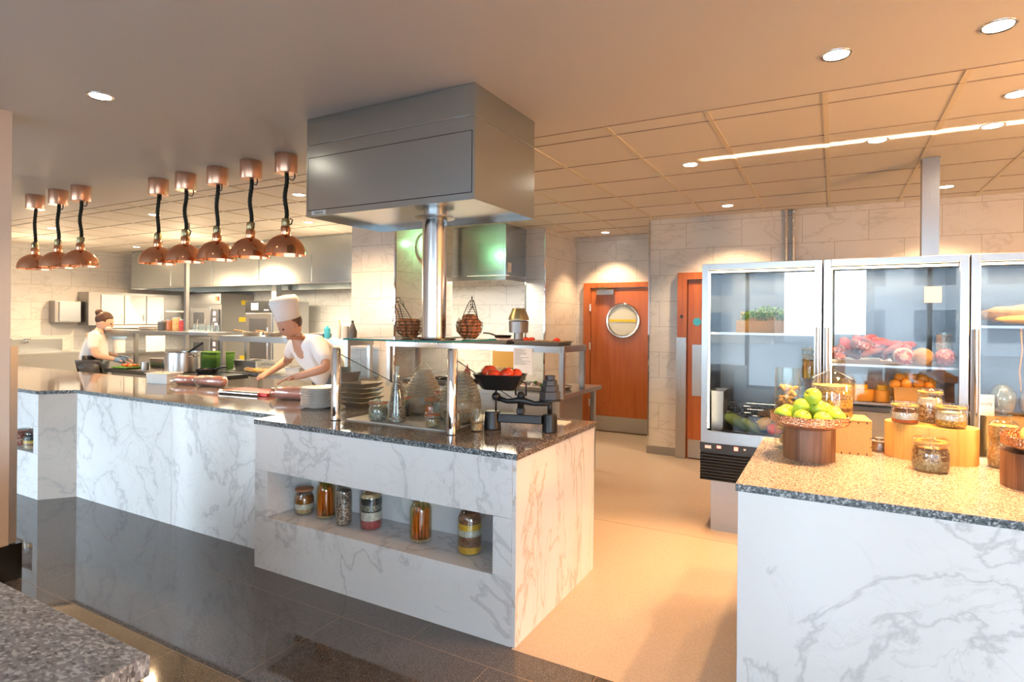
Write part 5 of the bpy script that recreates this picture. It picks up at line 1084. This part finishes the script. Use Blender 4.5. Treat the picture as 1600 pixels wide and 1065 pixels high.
for y in (.75, 1.0): bm = B(); tube(bm, [(.031, y, 1.10), (.14, y, 1.12)], .014, 8); tube(bm, [(.10, y-.05, 1.17), (.10, y+.05, 1.17)], .01, 6); tube(bm, [(.10, y, 1.11), (.10, y, 1.17)], .01, 6); new('tap', bm, M['chrome'], sk)
bc = T('back_worktop', 'steel worktop under the wall cupboards', 'worktop', (-11.99, 5.5, 0)); new('top', BX(0, .65, 0, 1.7, .86, .90), M['steelY'], bc); new('cabinet', BX(0, .6, .02, 1.68, .0, .859), M['steel_dull'], bc)
bb = T('plastic_container', 'blue-lidded container under the wall cupboards', 'container', (-11.6, 6.0, .901)); bm = B(); cyl(bm, 0, 0, 0, .25, .10, 20); new('body', bm, M['white'], bb, smooth='auto'); bm = B(); cyl(bm, 0, 0, .251, .29, .12, 20); new('lid', bm, M['bluecloth'], bb, smooth='auto')
dc = T('display_board', 'tilted white chopping board leaning by the back wall', 'board', (-11.4, 6.55, .901)); o = new('board', BX(-.01, .01, -.18, .18, 0, .30), M['white'], dc)

# ------------------------------------------------------------------ people
def skin_mesh(pts, edges, rad, sub=2):
    me = bpy.data.meshes.new('tmp'); me.from_pydata(pts, edges, []); ob = bpy.data.objects.new('tmp', me); COL.objects.link(ob)
    m = ob.modifiers.new('s', 'SKIN'); m.use_smooth_shade = True
    for i, sv in enumerate(me.skin_vertices[0].data):
        r = rad[i]; sv.radius = r if isinstance(r, tuple) else (r, r); sv.use_root = (i == 0)
    s_ = ob.modifiers.new('d', 'SUBSURF'); s_.levels = sub; s_.render_levels = sub
    dg = bpy.context.evaluated_depsgraph_get(); res = bpy.data.meshes.new_from_object(ob.evaluated_get(dg))
    bm = B(); bm.from_mesh(res); bpy.data.objects.remove(ob); return bm
def add_head(bm, c, r=.105, pitch=0):
    Mh = Matrix.Translation(c) @ Matrix.Rotation(pitch, 4, 'Y')
    vs = bmesh.ops.create_uvsphere(bm, u_segments=28, v_segments=20, radius=1)['verts']
    for v in vs:
        x, y, z = v.co; w = .74 - .14*max(0, -z)**1.3
        jaw = 1 - .18*max(0, -z); X = x*.93*jaw + (.10 if z < -.3 and x > 0 else 0)*-z; Y_ = y*w; Z = z*1.16
        if x > 0:
            X += .17*math.exp(-((y/.13)**2) - ((z+.12)/.20)**2)      # nose
            X -= .08*math.exp(-(((abs(y)-.32)/.16)**2) - ((z-.10)/.12)**2)  # eye sockets
            X += .05*math.exp(-((y/.22)**2) - ((z+.48)/.07)**2)      # lips
            X += .06*math.exp(-((y/.2)**2) - ((z+.85)/.15)**2)       # chin
        v.co = Mh @ Vector((X*r, Y_*r, Z*r))
    for s_ in (-1, 1):
        vs = bmesh.ops.create_uvsphere(bm, u_segments=10, v_segments=8, radius=1)['verts']
        for v in vs: v.co = Mh @ Vector((v.co.x*.028-.005, s_*(.076+.0) + v.co.y*.010, v.co.z*.036-.004))
    return Mh
def hand_pts(P, E, Rr, wrist_i, d, up, side, curl=.5):
    """adds palm and five curled fingers from a wrist vertex"""
    w = Vector(P[wrist_i]); d = Vector(d).normalized(); s_ = d.cross(Vector(up)).normalized()*side; n = s_.cross(d).normalized()*side
    P.append(tuple(w + d*.05)); palm = len(P)-1; E.append((wrist_i, palm)); Rr.append((.036, .018))
    for k, (off, ln) in enumerate(((-.03, .065), (-.01, .078), (.01, .072), (.03, .056))):
        b = w + d*.095 + s_*off*.9; m_ = b + d*ln*.5 - n*ln*.2*curl; e_ = m_ + d*ln*.4*(1-curl*.5) - n*ln*.5*curl
        for q, r_ in ((b, .010), (m_, .009), (e_, .0075)): P.append(tuple(q)); Rr.append(r_)
        E += [(palm, len(P)-3), (len(P)-3, len(P)-2), (len(P)-2, len(P)-1)]
    b = w + d*.035 - s_*.04 ; m_ = b + d*.035 - s_*.018 - n*.01
    for q, r_ in ((b, .012), (m_, .010)): P.append(tuple(q)); Rr.append(r_)
    E += [(palm, len(P)-2), (len(P)-2, len(P)-1)]
def person(label, loc, rz, J, mats, hat=None):
    t = T('person', label, 'person', loc, rz)
    P, E, Rr = [], [], []
    def a(name, p, r, par=None):
        P.append(p); Rr.append(r); idx[name] = len(P)-1
        if par: E.append((idx[par], idx[name]))
    idx = {}
    a('pelvis', J['pelvis'], (.13, .155)); a('waist', J['waist'], (.115, .14), 'pelvis'); a('chest', J['chest'], (.12, .165), 'waist'); a('neck', J['neck'], .055, 'chest'); a('head', J['head'], .05, 'neck')
    for s_ in ('L', 'R'):
        a('sh'+s_, J['sh'+s_], .062, 'chest'); a('el'+s_, J['el'+s_], .045, 'sh'+s_); a('wr'+s_, J['wr'+s_], .029, 'el'+s_)
        a('hip'+s_, J['hip'+s_], .10, 'pelvis'); a('kn'+s_, J['kn'+s_], .062, 'hip'+s_); a('an'+s_, J['an'+s_], .045, 'kn'+s_); a('to'+s_, J['to'+s_], .035, 'an'+s_)
    for s_, sd in (('L', 1), ('R', -1)):
        hand_pts(P, E, Rr, idx['wr'+s_], J['hd'+s_], (0, 0, 1), sd)
    bm = skin_mesh(P, E, Rr, 2); hc = Vector(J['headc']); Mh = add_head(bm, hc, .108, J['pitch']); body = new('body', bm, M[mats['skin']], t, smooth=True)
    bm = B()
    for s_ in (-1, 1): sph(bm, Mh @ Vector((.083, s_*.034, .012)), .011, 10)
    new('eyes', bm, M['black'], t, smooth=True)
    # jacket
    keys = ['pelvis', 'waist', 'chest', 'shL', 'elL', 'shR', 'elR']; jp = [J['pelvis'], J['waist'], J['chest'], J['shL'], J['sleeveL'], J['shR'], J['sleeveR'], J['neckbase']]
    bm = skin_mesh(jp, [(0, 1), (1, 2), (2, 3), (3, 4), (2, 5), (5, 6), (2, 7)], [(.155, .21), (.14, .17), (.145, .19), .085, .068, .085, .068, .068], 2); new('jacket', bm, M['white_cloth'], t, smooth=True)
    bm = skin_mesh([J['pelvis'], J['hipL'], J['knL'], J['trL'], J['hipR'], J['knR'], J['trR']], [(0, 1), (1, 2), (2, 3), (0, 4), (4, 5), (5, 6)], [(.14, .17), .12, .085, .075, .12, .085, .075], 2); new('trousers', bm, M['darkgrey'], t, smooth=True)
    # apron: wraps the front from waist to knee
    px, pz = J['pelvis'][0], J['pelvis'][2]; bm = B(); rows = []
    for z, r_ in ((pz+.12, .150), (pz-.05, .160), (pz-.25, .165), (pz-.42, .175)):
        rows.append([bm.verts.new((px + r_*math.cos(a_*PI/16), r_*1.12*math.sin(a_*PI/16), z)) for a_ in range(-11, 12)])
    for p, q in zip(rows, rows[1:]):
        for i in range(len(p)-1): bm.faces.new((p[i], p[i+1], q[i+1], q[i]))
    o = new('apron', bm, M['black'], t, smooth=True); md = o.modifiers.new('s', 'SOLIDIFY'); md.thickness = .006
    bm = B(); 
    for s_ in (-1, 1): sph(bm, (J['to'+('L' if s_ > 0 else 'R')][0]-.03, J['to'+('L' if s_ > 0 else 'R')][1], .045), (.13, .05, .045), 14)
    new('shoes', bm, M['black'], t, smooth=True)
    return t, Mh
def legs(J, fx=.0, w=.1):
    for s_, y in (('L', w), ('R', -w)):
        J['hip'+s_] = (J['pelvis'][0], y, J['pelvis'][2]-.06); J['kn'+s_] = (.02+fx, y*1.05, .50); J['tr'+s_] = (-.01, y*1.05, .12); J['an'+s_] = (-.02, y*1.05, .09); J['to'+s_] = (.12, y*1.1, .035)
J = dict(pelvis=(0, 0, .93), waist=(.01, 0, 1.06), chest=(.03, 0, 1.23), neck=(.065, 0, 1.37), neckbase=(.055, 0, 1.335), head=(.09, 0, 1.43), headc=(.125, 0, 1.485), pitch=.42,
         shL=(.03, .165, 1.30), shR=(.03, -.165, 1.30), elL=(.07, .21, 1.06), elR=(.07, -.21, 1.06), sleeveL=(.055, .20, 1.12), sleeveR=(.055, -.20, 1.12), wrL=(.29, .12, 1.0), wrR=(.30, -.12, .99), hdL=(1, -.25, -.25), hdR=(1, .25, -.25))
legs(J)
t, Mh = person('woman cook in white short-sleeved jacket and black apron chopping carrots, hair tied up', (-8.62, 4.14, 0), .85, J, dict(skin='skin2'))
bm = B(); sph(bm, Mh @ Vector((-.020, 0, .040)), (.105, .092, .10), 18, noise=.003); sph(bm, Mh @ Vector((-.11, 0, .09)), .045, 12, noise=.004)
for v in bm.verts:
    q = Mh.inverted() @ v.co
    if q.x > .05 and q.z < .055: v.co = Mh @ Vector((.03, q.y*.9, q.z))
new('hair', bm, M['hair'], t, smooth=True)
bm = B(); sph(bm, Mh @ Vector((.066, 0, -.055)), (.045, .062, .045), 14); new('face_mask', bm, M['white'], t, smooth=True)
bm = B()
for s_ in ('L', 'R'): w = Vector(J['wr'+s_]); d_ = Vector(J['hd'+s_]).normalized(); tube(bm, [w - d_*.03, w + d_*.02, w + d_*.06, w + d_*.10], [.034, .036, .042, .03], 12)
new('blue_gloves', bm, M['bluecloth'], t, smooth=True)
J = dict(pelvis=(0, 0, .93), waist=(.10, 0, 1.05), chest=(.25, 0, 1.19), neck=(.36, 0, 1.31), neckbase=(.335, 0, 1.285), head=(.40, 0, 1.38), headc=(.435, 0, 1.43), pitch=.65,
         shL=(.27, .19, 1.27), shR=(.27, -.19, 1.27), elL=(.30, .40, 1.07), elR=(.26, -.40, 1.09), sleeveL=(.295, .37, 1.10), sleeveR=(.262, -.36, 1.13), wrL=(.50, .26, 1.0), wrR=(.50, -.25, 1.0), hdL=(1, -.5, -.25), hdR=(1, .6, -.25))
legs(J, .0, .11)
t, Mh = person('chef in white jacket and tall white hat bending over the worktop behind the red pack', (-4.24, 4.15, 0), -PI/2-.25, J, dict(skin='skin')); t.scale = (1.05,)*3
bm = B(); Mt = Matrix.Translation(Vector(J['headc'])) @ Matrix.Rotation(.28, 4, 'Y')
lathe(bm, [(.0, .05), (.10, .05), (.108, .055), (.108, .12), (.110, .13), (.118, .17), (.122, .215), (.105, .245), (.05, .255), (0, .255)], seg=36, sx=1, sy=.92, M=Mt)
for v in bm.verts:
    q = Mt.inverted() @ v.co; a_ = math.atan2(q.y, q.x); 
    if q.z > .14: v.co += (Mt.to_3x3() @ Vector((math.cos(a_), math.sin(a_), 0)))*.005*math.sin(a_*18)
new('chef_hat', bm, M['white_cloth'], t, smooth=True)
bm = B(); tube(bm, [(.37+.07*math.cos(a*PI/8), .075*math.sin(a*PI/8), 1.315+.0*a) for a in range(16)], .016, 8, True); new('neck_scarf', bm, M['terracotta'], t, smooth=True)
bm = B(); sph(bm, Mh @ Vector((-.035, 0, .01)), (.085, .086, .09), 16); new('hair', bm, M['hair'], t, smooth=True)
